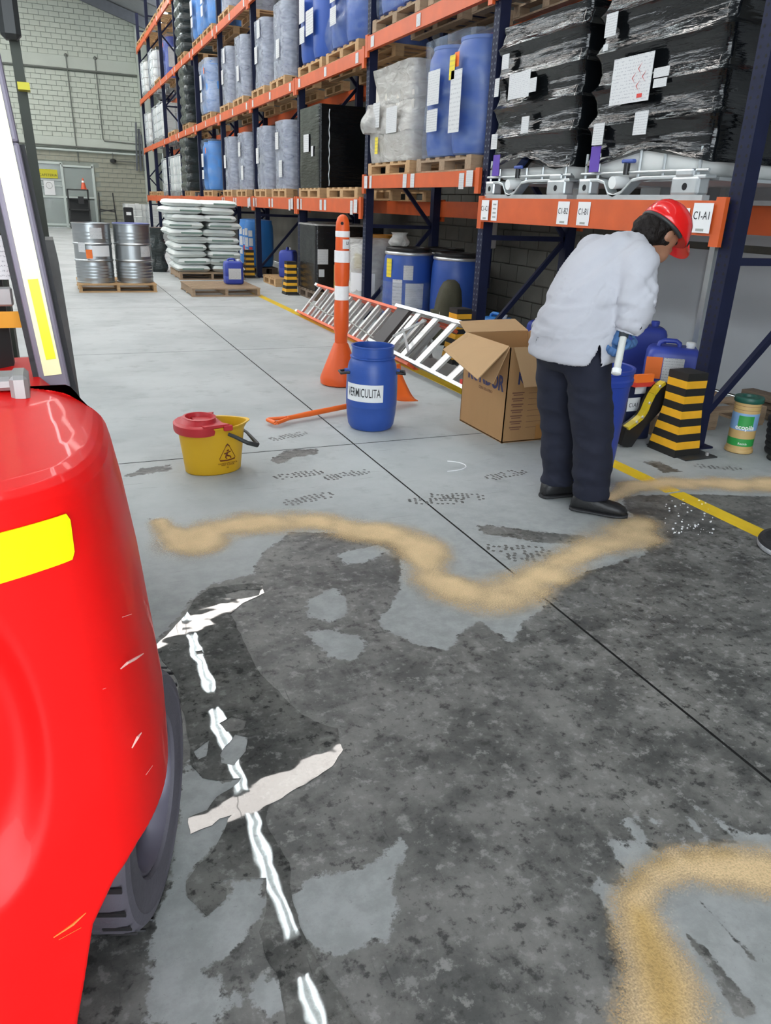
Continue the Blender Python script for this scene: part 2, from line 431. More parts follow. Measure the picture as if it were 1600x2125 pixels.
DARK = [FP([(300,1345),(345,1310),(400,1245),(430,1215),(530,1190),(545,1150),(600,1105),(720,1105),(820,1120),(850,1160),  # first outline takes in damp, dirt and the shade on the foreground
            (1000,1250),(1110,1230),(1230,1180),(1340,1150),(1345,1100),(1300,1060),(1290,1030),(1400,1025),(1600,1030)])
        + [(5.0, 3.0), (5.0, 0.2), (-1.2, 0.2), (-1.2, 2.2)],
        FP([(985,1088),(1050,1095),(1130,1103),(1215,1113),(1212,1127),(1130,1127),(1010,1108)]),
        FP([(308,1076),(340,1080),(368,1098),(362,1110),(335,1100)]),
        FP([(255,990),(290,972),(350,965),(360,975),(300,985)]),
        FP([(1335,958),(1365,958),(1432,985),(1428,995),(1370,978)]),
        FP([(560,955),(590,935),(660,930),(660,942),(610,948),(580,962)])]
LIGHT = [FP([(830,1160),(900,1150),(1000,1190),(1100,1230),(1150,1250),(1080,1300),(1060,1335),(1000,1290),(960,1310),(930,1350),
             (870,1340),(800,1310),(785,1290),(820,1240),(835,1200)]),
         FP([(635,1245),(690,1222),(722,1240),(722,1272),(690,1292),(638,1278)]),
         FP([(640,1312),(700,1310),(760,1330),(740,1372),(680,1366)]),
         FP([(695,1150),(780,1128),(815,1145),(760,1167),(720,1170)]),
         FP([(372,1585),(400,1600),(460,1622),(505,1615),(520,1640),(475,1700),(440,1770),(410,1795),(388,1830),(393,1860),
             (430,1902),(470,1862),(478,1842),(440,1838),(455,1825),(548,1820),(556,1870),(520,1935),(460,1990),(415,2010),
             (465,2050),(470,2125),(295,2125),(318,1960),(345,1850),(370,1700)]),
         FP([(605,1860),(655,1810),(700,1812),(720,1800),(760,1795),(835,1742),(843,1765),(812,1830),(832,1880),(805,1955),
             (760,1965),(700,1985),(668,1992),(640,1940),(612,1900)]),
         FP([(515,2060),(555,2030),(590,2028),(598,2092),(560,2112),(518,2095)]),
         FP([(473,2050),(512,2040),(508,2072),(478,2078)]),
         FP([(455,1565),(490,1522),(517,1530),(510,1562),(485,1592),(458,1582)]),
         FP([(400,1562),(437,1533),(428,1572),(408,1580)]),
         FP([(1222,1822),(1245,1825),(1290,1842),(1285,1800),(1275,1752),(1290,1750),(1335,1770),(1290,1702),(1312,1698),(1362,1770),
             (1415,1755),(1330,1690),(1350,1690),(1425,1755),(1470,1755),(1415,1700),(1440,1698),(1480,1755),(1540,1750),(1445,1678),
             (1470,1690),(1540,1730),(1600,1732),(1760,1760),(1760,2300),(1340,2300),(1300,1950),(1255,1880)]),
         FP([(1700,1005),(1400,1022),(1290,1022),(1300,985),(1420,980),(1700,985)]),
         FP([(1135,1915),(1150,1918),(1152,1932),(1140,1935)])]
STREAK = [FP([(1430,1850),(1445,1860),(1590,1990),(1590,2010),(1560,1995)]),
          FP([(1420,1935),(1440,1940),(1570,2090),(1570,2120),(1530,2110),(1460,2000)])]
def damp_shade_field(X, Y, soft=0.05):
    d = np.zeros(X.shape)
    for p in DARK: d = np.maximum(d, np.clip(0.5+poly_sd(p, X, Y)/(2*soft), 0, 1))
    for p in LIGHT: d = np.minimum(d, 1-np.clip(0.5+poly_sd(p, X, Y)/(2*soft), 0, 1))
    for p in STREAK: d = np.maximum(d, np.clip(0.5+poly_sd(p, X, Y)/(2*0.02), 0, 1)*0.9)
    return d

def floor_material(liquid=False):
    ma, nt, p = nodes_of('liquid_on_concrete' if liquid else 'stained_concrete'); N = nt.nodes; L = nt.links
    tc = N.new('ShaderNodeTexCoord')
    ge = N.new('ShaderNodeNewGeometry')
    at = N.new('ShaderNodeAttribute'); at.attribute_name = 'damp'  # damp and painted foreground shade in one mask
    def ns(scale, detail=6, rough=0.6, stretch=None, dist=0.0):
        n = N.new('ShaderNodeTexNoise'); n.inputs['Scale'].default_value = scale; n.inputs['Detail'].default_value = detail
        n.inputs['Roughness'].default_value = rough; n.inputs['Distortion'].default_value = dist
        if stretch:
            mp = N.new('ShaderNodeMapping'); mp.inputs['Scale'].default_value = stretch[:3]; mp.inputs['Rotation'].default_value = (0, 0, stretch[3])
            L.new(ge.outputs['Position'], mp.inputs['Vector']); L.new(mp.outputs[0], n.inputs['Vector'])
        else: L.new(ge.outputs['Position'], n.inputs['Vector'])
        return n.outputs['Fac']
    def mth(op, a, b=None, c=None):
        n = N.new('ShaderNodeMath'); n.operation = op
        for i, v in enumerate((a, b, c)):
            if v is None: continue
            if isinstance(v, (int, float)): n.inputs[i].default_value = v
            else: L.new(v, n.inputs[i])
        return n.outputs[0]
    def rng(v, a, b, c=0.0, d=1.0):
        n = N.new('ShaderNodeMapRange'); n.interpolation_type = 'SMOOTHSTEP'
        L.new(v, n.inputs['Value'])
        for k, x in zip(('From Min', 'From Max', 'To Min', 'To Max'), (a, b, c, d)): n.inputs[k].default_value = x
        return n.outputs[0]
    def mix(f, a, b, bl='MIX'):
        n = N.new('ShaderNodeMix'); n.data_type = 'RGBA'; n.blend_type = bl
        if isinstance(f, (int, float)): n.inputs['Factor'].default_value = f
        else: L.new(f, n.inputs['Factor'])
        for k, x in (('A', a), ('B', b)):
            if isinstance(x, tuple): n.inputs[k].default_value = (*x, 1)
            else: L.new(x, n.inputs[k])
        return n.outputs['Result']
    big = ns(0.9, 5); mid = ns(4.5, 7, 0.65); fine = ns(26, 8, 0.7); speck = ns(90, 4, 0.7)
    scr = ns(7, 3, 0.5, (0.5, 7, 1, 0.5)); scr2 = ns(9, 3, 0.5, (9, 0.45, 1, 0.25))
    dry = mix(rng(big, 0.35, 0.65), (0.37, 0.392, 0.39), (0.47, 0.492, 0.488))
    dry = mix(rng(mid, 0.52, 0.75, 0, 0.55), dry, (0.27, 0.28, 0.275))
    dry = mix(rng(scr, 0.66, 0.74, 0, 0.5), dry, (0.18, 0.18, 0.18))
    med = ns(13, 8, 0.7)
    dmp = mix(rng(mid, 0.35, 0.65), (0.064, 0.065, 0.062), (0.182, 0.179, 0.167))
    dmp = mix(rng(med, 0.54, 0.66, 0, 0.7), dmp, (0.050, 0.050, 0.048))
    at2 = N.new('ShaderNodeAttribute'); at2.attribute_name = 'worn'  # dry concrete tone darkens gradually towards the near end
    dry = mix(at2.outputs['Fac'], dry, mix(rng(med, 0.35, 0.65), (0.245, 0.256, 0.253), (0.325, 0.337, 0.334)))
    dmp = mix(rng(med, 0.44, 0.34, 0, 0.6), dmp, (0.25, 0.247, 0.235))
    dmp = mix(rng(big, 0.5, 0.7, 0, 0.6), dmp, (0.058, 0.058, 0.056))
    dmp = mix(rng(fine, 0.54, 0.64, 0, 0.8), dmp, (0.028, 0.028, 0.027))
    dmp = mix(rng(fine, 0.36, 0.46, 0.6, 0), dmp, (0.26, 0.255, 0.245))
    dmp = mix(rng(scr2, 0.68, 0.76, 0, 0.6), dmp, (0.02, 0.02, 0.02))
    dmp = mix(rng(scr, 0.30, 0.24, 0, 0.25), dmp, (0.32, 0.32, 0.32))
    if liquid:
        L.new(mix(1.0, dmp, (0.86, 0.86, 0.85), 'MULTIPLY'), p.inputs['Base Color'])
        p.inputs['Roughness'].default_value = .02; p.inputs['IOR'].default_value = 1.42
        b = N.new('ShaderNodeBump'); b.inputs['Strength'].default_value = .06; b.inputs['Distance'].default_value = .012
        n3 = ns(7, 1.5); L.new(n3, b.inputs['Height']); L.new(b.outputs[0], p.inputs['Normal'])
        return ma
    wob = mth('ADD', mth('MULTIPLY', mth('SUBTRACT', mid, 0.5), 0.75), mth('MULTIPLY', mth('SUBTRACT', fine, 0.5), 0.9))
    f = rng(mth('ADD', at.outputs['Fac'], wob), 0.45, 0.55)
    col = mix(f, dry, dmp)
    col = mix(rng(speck, 0.62, 0.72, 0, 0.5), col, mix(0.6, col, (0.02, 0.02, 0.02)))
    L.new(col, p.inputs['Base Color'])
    L.new(mth('ADD', mth('MULTIPLY', f, -0.12), mth('ADD', 0.50, mth('MULTIPLY', mid, 0.2))), p.inputs['Roughness'])
    p.inputs['Specular IOR Level'].default_value = 0.4
    b = N.new('ShaderNodeBump'); b.inputs['Strength'].default_value = 0.12; b.inputs['Distance'].default_value = 0.004
    L.new(fine, b.inputs['Height']); L.new(b.outputs[0], p.inputs['Normal'])
    return ma
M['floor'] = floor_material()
M['joint'] = mat('dark_joint', (0.05, 0.05, 0.05), 0.9)
X0, X1, Y0, Y1 = -11.0, 5.3, -4.0, 40.0
fl_o = MB().box(((X0+X1)/2, (Y0+Y1)/2, -0.06), (X1-X0, Y1-Y0, 0.10)).build('floor', M['joint'])
tag(fl_o, 'grey stained concrete warehouse floor in jointed slabs', kind='structure')
xs = [X0, -8.57, -5.17, -1.77, 1.63, 5.03, X1]
ys = [Y0]+[0.9+3.4*k for k in range(1, 12)]+[Y1]
for i in range(len(xs)-1):
    for j in range(len(ys)-1):
        g = 0.005
        a, b, c, d = xs[i]+g, xs[i+1]-g, ys[j]+g, ys[j+1]-g
        near = xs[i] >= -2 and ys[j] < 4.0 and i < 5
        step = 0.022 if near else (0.08 if ys[j] < 8 else 1.7)
        nx = max(1, int((b-a)/step)); ny = max(1, int((d-c)/step))
        gx, gy = np.meshgrid(np.linspace(a, b, nx+1), np.linspace(c, d, ny+1))
        n1 = nx+1
        vs = np.stack([gx.ravel(), gy.ravel(), np.zeros(gx.size)], 1)
        idx = np.arange(ny*n1).reshape(ny, n1)[:, :nx].ravel()
        fs = np.stack([idx, idx+1, idx+1+n1, idx+n1], 1)
        vs2 = [(a, c, -0.012), (b, c, -0.012), (b, d, -0.012), (a, d, -0.012)]
        o4 = len(vs); cs = [0, nx, ny*n1+nx, ny*n1]
        fs = fs.tolist()
        me = bpy.data.meshes.new('slab'); me.from_pydata(vs.tolist(), [], fs); me.update()
        at = me.attributes.new('damp', 'FLOAT', 'POINT')  # real damp plus foreground shade, as one darkening
        at.data.foreach_set('value', damp_shade_field(vs[:, 0], vs[:, 1]).astype(np.float32) if near or step < 1 else np.zeros(len(vs), np.float32))
        near_tone = me.attributes.new('worn', 'FLOAT', 'POINT')  # rises towards the near end, where dry patches turn darker
        near_tone.data.foreach_set('value', np.clip((3.9-vs[:, 1])/1.6, 0, 1).astype(np.float32))
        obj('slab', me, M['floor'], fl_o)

# ------------------------------------------------------------------ roof, purlins, skylights, lamps
def roof_z(x): return 9.95-0.30*(x-0.5) if x > -3 else 9.95+0.30*3.5+0.30*(x+3)
rid = -3.0
roof = MB()
SK = [18.55, 11.45, 25.6, 32.7]
edges = sorted(SK)
W2 = 0.32
def roof_strip(y0, y1, mb):
    for (xa, xb) in ((rid, X1), (X0, rid)):
        za, zb = roof_z(xa), roof_z(xb)
        mb.add([(xa, y0, za), (xb, y0, zb), (xb, y1, zb), (xa, y1, za), (xa, y0, za+.06), (xb, y0, zb+.06), (xb, y1, zb+.06), (xa, y1, za+.06)],
               [(0, 1, 2, 3), (7, 6, 5, 4), (0, 4, 5, 1), (1, 5, 6, 2), (2, 6, 7, 3), (3, 7, 4, 0)])
prev = Y0
for s in edges:
    roof_strip(prev, s-W2, roof); prev = s+W2
roof_strip(prev, Y1+0.2, roof)
ro = tag(roof.build('ceiling', M['roof']), 'pitched metal roof with translucent skylight strips', kind='structure')
M['skylight'] = emit_mat('daylit_skylight', (1.0, 0.94, 0.89), SKYLIGHT_POWER)
for s in edges:
    mb = MB()
    roof_strip(s-W2, s+W2, mb)
    mb.build('skylight_panel', M['skylight'], ro)
for y in [7.6, 14.6, 21.5, 28.5, 35.0, 39.4]:
    mb = MB()
    mb.bar((rid, y, roof_z(rid)-.25), (X1, y, roof_z(X1)-.25), 0.18, 0.4)
    mb.bar((rid, y, roof_z(rid)-.25), (X0, y, roof_z(X0)-.25), 0.18, 0.4)
    mb.build('roof_beam', M['roof_steel'], ro)
M['tube'] = emit_mat('fluorescent_tube', (0.90, 0.98, 1.0), TUBE_POWER)
k = 0
for row_x in (1.97, -5.5):
    for y in [(-1.75 if row_x > 0 else 4.25)+3.0*i for i in range(12)]:  # nearest two aisle lamps added to brighten the foreground; left row unseen
        t = thing('strip_lamp', (row_x, y, 8.0), '', 'lamp', group='ceiling strip lamps')
        t['label'] = 'white twin-tube strip lamp hanging over the aisle, %s of its row from the near end' % ORD[k % 12]
        if row_x < 0: t['label'] = 'white twin-tube strip lamp over the far left of the hall, %s from the near end' % ORD[k % 12]
        MB().box((0, 1.22, 0.06), (0.24, 2.46, 0.05)).build('housing', M['white_plastic'], t)
        for dx in (-0.07, 0.07):
            MB().cyl((dx, 0.02, 0.0), (dx, 2.42, 0.0), 0.028, n=8).build('tube', M['tube'], t)
        for yy in (0.4, 2.0):
            MB().cyl((0, yy, 0.08), (0, yy, roof_z(row_x)-8.0), 0.006, n=6).build('hanger', M['pipe_grey'], t)
        k += 1

# ------------------------------------------------------------------ walls
wl = MB().box((X0-0.1, (Y0+Y1)/2, 3.6), (0.2, Y1-Y0, 7.2)).build('wall_left', M['wall_white']); tag(wl, 'pale painted wall on the far left', kind='structure')
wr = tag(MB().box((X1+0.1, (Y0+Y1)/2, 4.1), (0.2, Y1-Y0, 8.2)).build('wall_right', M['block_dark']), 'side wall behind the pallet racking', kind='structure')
# white wall panels behind the nearest racking bay
yy = 2.2
for w in (1.02, 1.0, 1.02, 0.98):
    for z0, z1 in ((0.02, 1.16), (1.22, 2.4), (2.44, 3.6)):
        MB().box((X1-0.012, yy+w/2, (z0+z1)/2), (0.024, w-0.02, z1-z0)).build('wall_panel', M['wall_white'], wr)
    MB().box((X1-0.03, yy, 1.8), (0.06, 0.06, 3.6)).build('panel_post', M['galv'], wr)
    yy += w
# the blocks of the dark part of the side wall that show between the posts
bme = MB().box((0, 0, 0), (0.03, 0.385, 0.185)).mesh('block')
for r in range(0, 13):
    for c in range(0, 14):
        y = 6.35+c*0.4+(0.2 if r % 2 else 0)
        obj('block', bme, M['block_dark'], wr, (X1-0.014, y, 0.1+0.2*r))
# unseen wall behind the camera, its dock opening added to let daylight in
wf = MB()
DX0, DX1, DZ = -8.0, 1.5, 5.2
wf.box(((DX1+X1)/2, Y0-.1, 4.6), (X1-DX1, .2, 9.2))
wf.box(((X0+DX0)/2, Y0-.1, 4.6), (DX0-X0, .2, 9.2))
wf.box(((DX0+DX1)/2, Y0-.1, (DZ+10.6)/2), (DX1-DX0, .2, 10.6-DZ))
tag(wf.build('wall_front', M['wall_white']), 'unseen wall behind the camera with a dock opening added for daylight', kind='structure')
# end wall
YB = 40.0
wb = tag(MB().box(((X0+X1)/2, YB+0.13, 5.5), (X1-X0, 0.2, 11.0)).build('wall_back', M['mortar']), 'end wall of painted concrete blocks with two concrete bands', kind='structure')
for z0, z1 in ((6.42, 6.95), (3.36, 3.78)):
    MB().box(((X0+X1)/2, YB+0.0, (z0+z1)/2), (X1-X0, 0.08, z1-z0)).build('concrete_band', M['concrete_band'], wb)
bl = MB().box((0, 0, 0), (0.376, 0.05, 0.176)).mesh('block')
bl.materials.append(M['block'])
bl2 = MB().box((0, 0, 0), (0.376, 0.05, 0.176)).mesh('block'); bl2.materials.append(M['block_raw'])
cnt = 0; rest = MB(); rest2 = MB()
rows = [0.1+0.2*r for r in range(16)]+[3.88+0.2*r for r in range(13)]+[7.05+0.2*r for r in range(13)]
for ri, z in enumerate(rows):
    for c in range(-24, 12):
        x = c*0.4+(0.2 if ri % 2 else 0)
        if x > X1-0.2 or (z < 2.75 and -0.7 < x < 2.25): continue
        inview = (-0.25 < x < 4.3) and (z > 3.0 or x > 2.2)
        up = z > 3.8
        jx = random.uniform(-.004, .004); jy = random.uniform(0, 0.008)
        if inview and cnt < 296:
            cnt += 1
            obj('block', bl if up else bl2, None, wb, (x+jx, YB+0.022+jy, z))
        else:
            (rest if up else rest2).box((x+jx, YB+0.022+jy, z), (0.376, 0.05, 0.176))
tag(rest.build('block_courses', M['block'], wb), kind='stuff')
tag(rest2.build('block_courses', M['block_raw'], wb), kind='stuff')
pil = tag(MB().box((4.62, YB-0.22, 4.2), (0.44, 0.4, 8.4)).build('trim_1', M['concrete_band']), 'concrete column in the far right corner', kind='structure')

# glazed door partition in the end wall
def partition():
    d = tag(bpy.data.objects.new('door_1', None), 'pale framed glass door and window in the end wall', kind='structure')
    COL.objects.link(d); d.location = (0, YB-0.02, 0)
    def fr(c, s): MB().box(c, s).build('door_frame', M['frame_white'], d)
    for x in (-0.45, 0.82, 2.13): fr((x, 0, 1.36), (0.10, 0.10, 2.72))
    fr((0.18, 0, 2.70), (1.3, 0.1, 0.09)); fr((1.48, 0, 2.60), (1.3, 0.1, 0.08))
    for z in (0.12, 1.30): fr((0.18, 0, z), (1.2, 0.09, 0.09)); fr((1.48, 0, z), (1.25, 0.09, 0.08))
    fr((0.18, -.03, 2.0), (1.15, 0.05, 0.05)); fr((0.18, -.03, 1.75), (1.15, 0.05, 0.04))
    for (x0, x1, z0, z1) in ((-.40, .77, .17, 1.25), (-.40, .77, 1.35, 2.65), (.87, 2.08, .17, 1.26), (.87, 2.08, 1.35, 2.55)):
        MB().box(((x0+x1)/2, 0.01, (z0+z1)/2), (x1-x0, 0.01, z1-z0)).build('pane', M['glass'], d)
    MB().box((0.9, 0.08, 1.35), (2.7, 0.02, 2.7)).build('dark_room_beyond', mat('dim_room', (0.16, 0.18, 0.16), 0.8, var=0.5, vscale=1.2), d)
    return d
partition()
sg = thing('warning_sign', (0.22, YB-0.11, 2.24), 'yellow warning sign on the glass door of the end wall', 'sign')
MB().box((0, 0, 0), (0.80, 0.01, 0.36)).build('plate', M['sign_yellow'], sg)
text_obj('CAFETERIA', 0.15, M['ink'], sg, (0, -0.007, -0.06), (1, 0, 0), (0, 0, 1))
n2 = thing('notice_sheet', (0.22, YB-0.12, 1.66), 'white notice sheet with a round symbol under the yellow sign', 'notice')
MB().box((0, 0, 0), (0.44, 0.008, 0.60)).build('sheet', M['paper_plain'], n2)
MB().tube([(0.13*math.cos(a*.3142), -0.006, 0.1+0.13*math.sin(a*.3142)) for a in range(20)], 0.012, 6, closed=True).build('ring_symbol', M['rope'], n2)
MB().bar((-.03, -.006, .18), (.03, -.006, .02), .02, .006).build('arrow_symbol', M['rope'], n2)

# pipes and brackets on the end wall
def wall_pipe(name, pts, r, label, mt='pipe_grey'):
    o = MB().tube(pts, r, 8).build(name, M[mt], smooth=40)
    return tag(o, label, 'pipe')
wall_pipe('conduit', [(1.5, YB-.06, 6.9), (1.53, YB-.06, 3.8), (1.57, YB-.06, 2.75)], 0.025, 'thin dark conduit running down the end wall to the glass door')
wall_pipe('conduit', [(2.68, YB-.06, 6.9), (2.70, YB-.06, 3.82), (2.75, YB-.07, 3.72), (4.4, YB-.07, 3.66)], 0.025, 'thin dark conduit turning right above the lower concrete band')
for x, z, l in ((1.5, 6.95, 'left'), (2.68, 6.95, 'right')):
    o = tag(MB().lathe([(0.02, -0.04), (0.07, -0.03), (0.08, 0.03), (0.03, 0.08)], 10).build('cable_gland', M['pipe_grey'], smooth=40),
            'small dark cable gland on top of the %s conduit on the end wall' % l, 'fitting')
    o.location = (x, YB-.10, z)
wall_pipe('water_pipe', [(-2.0, YB-.12, 3.28), (4.4, YB-.12, 3.22)], 0.04, 'pale horizontal pipe along the end wall over the door', 'frame_white')
wall_pipe('steel_angle', [(-2.0, YB-.10, 3.44), (4.4, YB-.10, 3.38)], 0.03, 'dark steel rail along the underside of the lower concrete band')
wall_pipe('steel_angle', [(-2.0, YB-.10, 6.44), (4.4, YB-.10, 6.44)], 0.035, 'dark steel rail along the underside of the upper concrete band')
vt = thing('wall_valve', (3.05, YB-.14, 2.95), 'dark pipe valve bracket hanging from the pale pipe on the end wall', 'valve')
MB().cyl((0, 0, .3), (0, 0, 0), .02, n=8).build('drop_pipe', M['pipe_grey'], vt)
MB().lathe([(0.03, -.14), (0.13, -.1), (0.15, 0), (0.05, 0.05)], 12).build('valve_body', M['lift_dark'], vt, smooth=40)
MB().cyl((0, 0, -.03), (1.1, 0, -.05), .025, n=8).build('branch_pipe', M['pipe_grey'], vt)
lt = thing('wall_bracket', (4.05, YB-.25, 2.55), 'dark upright steel bracket fixed beside the corner column', 'bracket')
for i, (dx, hh, tilt) in enumerate(((0, 2.0, .06), (0.18, 1.75, .02), (.36, 1.5, -.03))):
    MB().bar((dx, 0, 0), (dx+tilt*2, 0.02, hh), 0.12, 0.05).build('upright', M['roof_steel'], lt)

# ================================================================== PALLET RACKING
XF, XR = 3.75, 4.80            # front and rear faces of the racking
POST = [3.70, 6.70, 9.73, 12.68, 15.65, 18.65, 21.65, 24.62, 27.60, 30.55, 33.30]
PNAME = ['beside the worker', 'beyond the cardboard box', 'behind the orange delineator', 'by the black-wrapped floor load',
         'by the blue floor drums', 'behind the sack stack'] + ['']*5
LV = {1: 1.49, 2: 3.15, 3: 4.80, 4: 6.50}
def perforations(mb, x, y0, z0, z1, dz=0.05, hw=0.011, hh=0.02):
    z = z0
    while z < z1:
        for dy in (-0.026, 0.026):
            mb.add([(x, y0+dy-hw, z-hh/2+.006), (x, y0+dy+hw, z-hh/2+.006), (x, y0+dy+hw*.4, z+hh/2), (x, y0+dy-hw*.4, z+hh/2),
                    (x, y0+dy, z-hh/2)], [(0, 4, 1, 2, 3)])
        z += dz
for i, y in enumerate(POST):
    far = 'the %s upright frame counting from the worker' % ORD[i]
    lab = 'dark navy rack upright with perforated posts, %s frame counting away from the worker' % ORD[i]
    t = thing('upright_frame', (0, y-0.05, 0), lab, 'rack upright', group='rack upright frames')
    H = 7.6
    for x0 in (XF, XR-0.1):
        mb = MB()
        mb.box((x0+0.05, 0, H/2), (0.10, 0.10, H))
        po = mb.build('post', M['navy'], t)
        if i < 5 and x0 == XF:
            pf = MB(); perforations(pf, x0-0.0008, 0, 0.5, 5.0, 0.05 if i < 3 else 0.1)
            tag(pf.build('perforation', M['hole'] if i == 0 else mat('perforation_backlit', (0.09, 0.10, 0.13), 0.6), po), kind='stuff')  # dark on the first post; elsewhere paled for light showing through holes
        MB().box((x0+0.05, 0, 0.006), (0.18, 0.18, 0.012)).build('base_plate', M['navy'], po)
    zz = 0.2; fl_ = True; nn = 0
    while zz < 7.0 and nn < 7:
        a, b = (XF+0.09, XR-0.09) if fl_ else (XR-0.09, XF+0.09)
        MB().bar((a, 0, zz), (b, 0, zz+0.95), 0.035, 0.045).build('diagonal_brace', M['navy'], t)
        if nn % 3 == 0: MB().bar((XF+.09, 0, zz+.97), (XR-.09, 0, zz+.97), .035, .045).build('cross_brace', M['navy'], t)
        zz += 0.98; fl_ = not fl_; nn += 1

CODES = {0: ('C1-A2', 'C1-B2', 'C1-B1', 'C1-A1')}
def beam(bay, level, z0, z1, front=True):
    y0, y1 = POST[bay], POST[bay+1]-0.10
    x = XF-0.025 if front else XR+0.025
    ln = ['lowest', 'second', 'third', 'top'][level-1]
    t = thing('rack_beam', (x, y0, z0), 'orange %s beam of the %s shelf, %s bay counting away from the worker' % ('front' if front else 'rear', ln, ORD[bay]),
              'rack beam', group='orange rack beams')
    h = z1-z0
    MB().box((0.0, (y1-y0)/2, h/2), (0.05, y1-y0, h)).build('beam_rail', M['orange'], t)
    for yy in (0.0, y1-y0):
        MB().box((-0.012 if front else .012, yy, h/2-0.02), (0.03, 0.075, h+0.08)).build('end_plate', M['orange'], t)
    if front and level == 1 and bay < 5:
        L = y1-y0
        # location cards: two at each end, two in the middle
        spots = [(L-0.13, .10, .15), (L-0.26, .07, .15), (L*0.56, .10, .14), (L*0.49, .10, .14), (0.30, .10, .17), (0.12, .13, .16)]
        if bay == 0: spots = [(L-0.12, .13, .17), (L-0.27, .10, .17), (L*.545, .15, .165), (L*.455, .15, .165), (.30, .13, .19), (.115, .16, .17)]
        for q, (yc, w, hh) in enumerate(spots):
            hh = min(hh, h+0.0)
            c = card('location_card', t, (-0.029-0.012*(q in (0, 5)), yc, h/2-(0.02 if bay else 0.04)*(q == 4)), w, hh, material=M['paper_plain'] if bay == 0 else M['paper'])
            if bay == 0:
                code = {0: 'C1-C1', 2: 'C1-B2', 3: 'C1-B1', 5: 'C1-A1'}.get(q)
                if code:
                    text_obj(code, 0.062 if q != 5 else .066, M['ink'], c, (-0.031-0.012*(q in (0, 5)), yc, h/2+.012), (0, -1, 0), (0, 0, 1), sx=.8)
                    MB().box((-0.031-0.012*(q in (0, 5)), yc, h/2-hh*.4), (0.002, w*.4, 0.014)).build('barcode', M['rope'], c)
                else:
                    for kk in range(4):
                        MB().box((-0.031-0.012*(q in (0, 5)), yc, h/2+0.05-kk*.035), (0.002, w*.5, 0.012)).build('barcode', M['rope'], c)
    elif front and level > 1 and bay < 8:
        L = y1-y0
        for yc in (L-0.2, L*.5, .2):
            card('location_card', t, (-0.029, yc, h/2), .10, .11, material=M['paper'])
    return t
beam(0, 1, 1.31, 1.51); beam(0, 1, 1.31, 1.51, False)
beam(0, 2, 3.12, 3.27); beam(0, 2, 3.12, 3.27, False)
beam(1, 1, 1.61, 1.75); beam(1, 1, 1.31, 1.50, False)
beam(1, 2, 3.10, 3.25); beam(1, 2, 3.10, 3.25, False)
for b in range(2, 10):
    for lv, z in LV.items():
        beam(b, lv, z-(0.18 if lv == 1 else 0.15), z); beam(b, lv, z-(0.18 if lv == 1 else 0.15), z, False)

# ------------------------------------------------------------------ pallets
PM = {}
def pallet_meshes(kind):
    if kind in PM: return PM[kind]
    d = {}
    d['deck'] = MB().box((0, 0, 0), (1.0, 0.10, 0.02)).mesh('deck_board')
    d['deckx'] = MB().box((0, 0, 0), (0.12, 1.0, 0.02)).mesh('stringer_board')
    d['block'] = MB().box((0, 0, 0), (0.12, 0.12, 0.085)).mesh('block')
    d['bottom'] = MB().box((0, 0, 0), (0.11, 1.0, 0.018)).mesh('bottom_board')
    for k in d.values(): k.materials.append(M[kind])
    PM[kind] = d
    return d
def pallet(loc, sx, sy, label, kind='wood', rz=0.0, group='pallets on the racking', nd=6, name='wooden_pallet', h=0.14):
    """block pallet, sx along x, sy along y, boards run along x"""
    t = thing(name, loc, label, 'pallet', rz, group)
    d = pallet_meshes(kind)
    s = h/0.14
    for i in range(nd):
        y = -sy/2+0.05+(sy-0.1)*i/(nd-1)
        o = obj('deck_board', d['deck'], None, t, (0, y, 0.13*s)); o.scale = (sx, 1.0, 1)
    for x in (-sx/2+0.06, 0, sx/2-0.06):
        o = obj('stringer_board', d['deckx'], None, t, (x, 0, 0.11*s)); o.scale = (1, sy, 1)
        for y in (-sy/2+0.06, 0, sy/2-0.06):
            o = obj('block', d['block'], None, t, (x, y, 0.0585*s)); o.scale = (1, 1, s)
        o = obj('bottom_board', d['bottom'], None, t, (x, 0, 0.009*s)); o.scale = (1, sy, 1)
    return t

# ------------------------------------------------------------------ load pieces (built once, copied)
def rbox_rings(w, d, h, r, zs, bulge=None, n=6, seed=0, wob=0.0):
    """rounded-rectangle rings, bulge(z01) scales outwards in metres"""
    rs = []
    for z in zs:
        bg_ = bulge(z/h) if bulge else 0.0
        ring = []
        W, D = w/2+bg_, d/2+bg_
        for (cx, cy, a0) in ((W-r, D-r, 0), (-W+r, D-r, 90), (-W+r, -D+r, 180), (W-r, -D+r, 270)):
            for k in range(n):
                a = R(a0+90*k/(n-1))
                px, py = cx+r*math.cos(a), cy+r*math.sin(a)
                q = 1+wob*noise.noise(Vector((px*3+seed, py*3, z*4)))
                ring.append((px*q, py*q, z))
        # extra points on the straight sides
        out = []
        for k in range(len(ring)):
            p = ring[k]; q2 = ring[(k+1) % len(ring)]
            out.append(p)
            if k % n == n-1:
                for e in range(1, 8):
                    t = e/8; x = p[0]+(q2[0]-p[0])*t; y = p[1]+(q2[1]-p[1])*t
                    ww = wob*1.2*noise.noise(Vector((x*5+seed, y*5, z*6)))
                    out.append((x*(1+ww), y*(1+ww), z))
        rs.append(out)
    return rs
def wrap_mesh(w, d, h, r=0.08, rows=26, bulge=None, wob=0.02, seed=0, inset_top=0.0):
    zs = [h*i/rows for i in range(rows+1)]
    n0 = rbox_rings(w, d, h, r, zs, bulge, seed=seed, wob=wob)
    mb = MB().rings(n0, cap=True)
    return mb.mesh('wrap', 50)
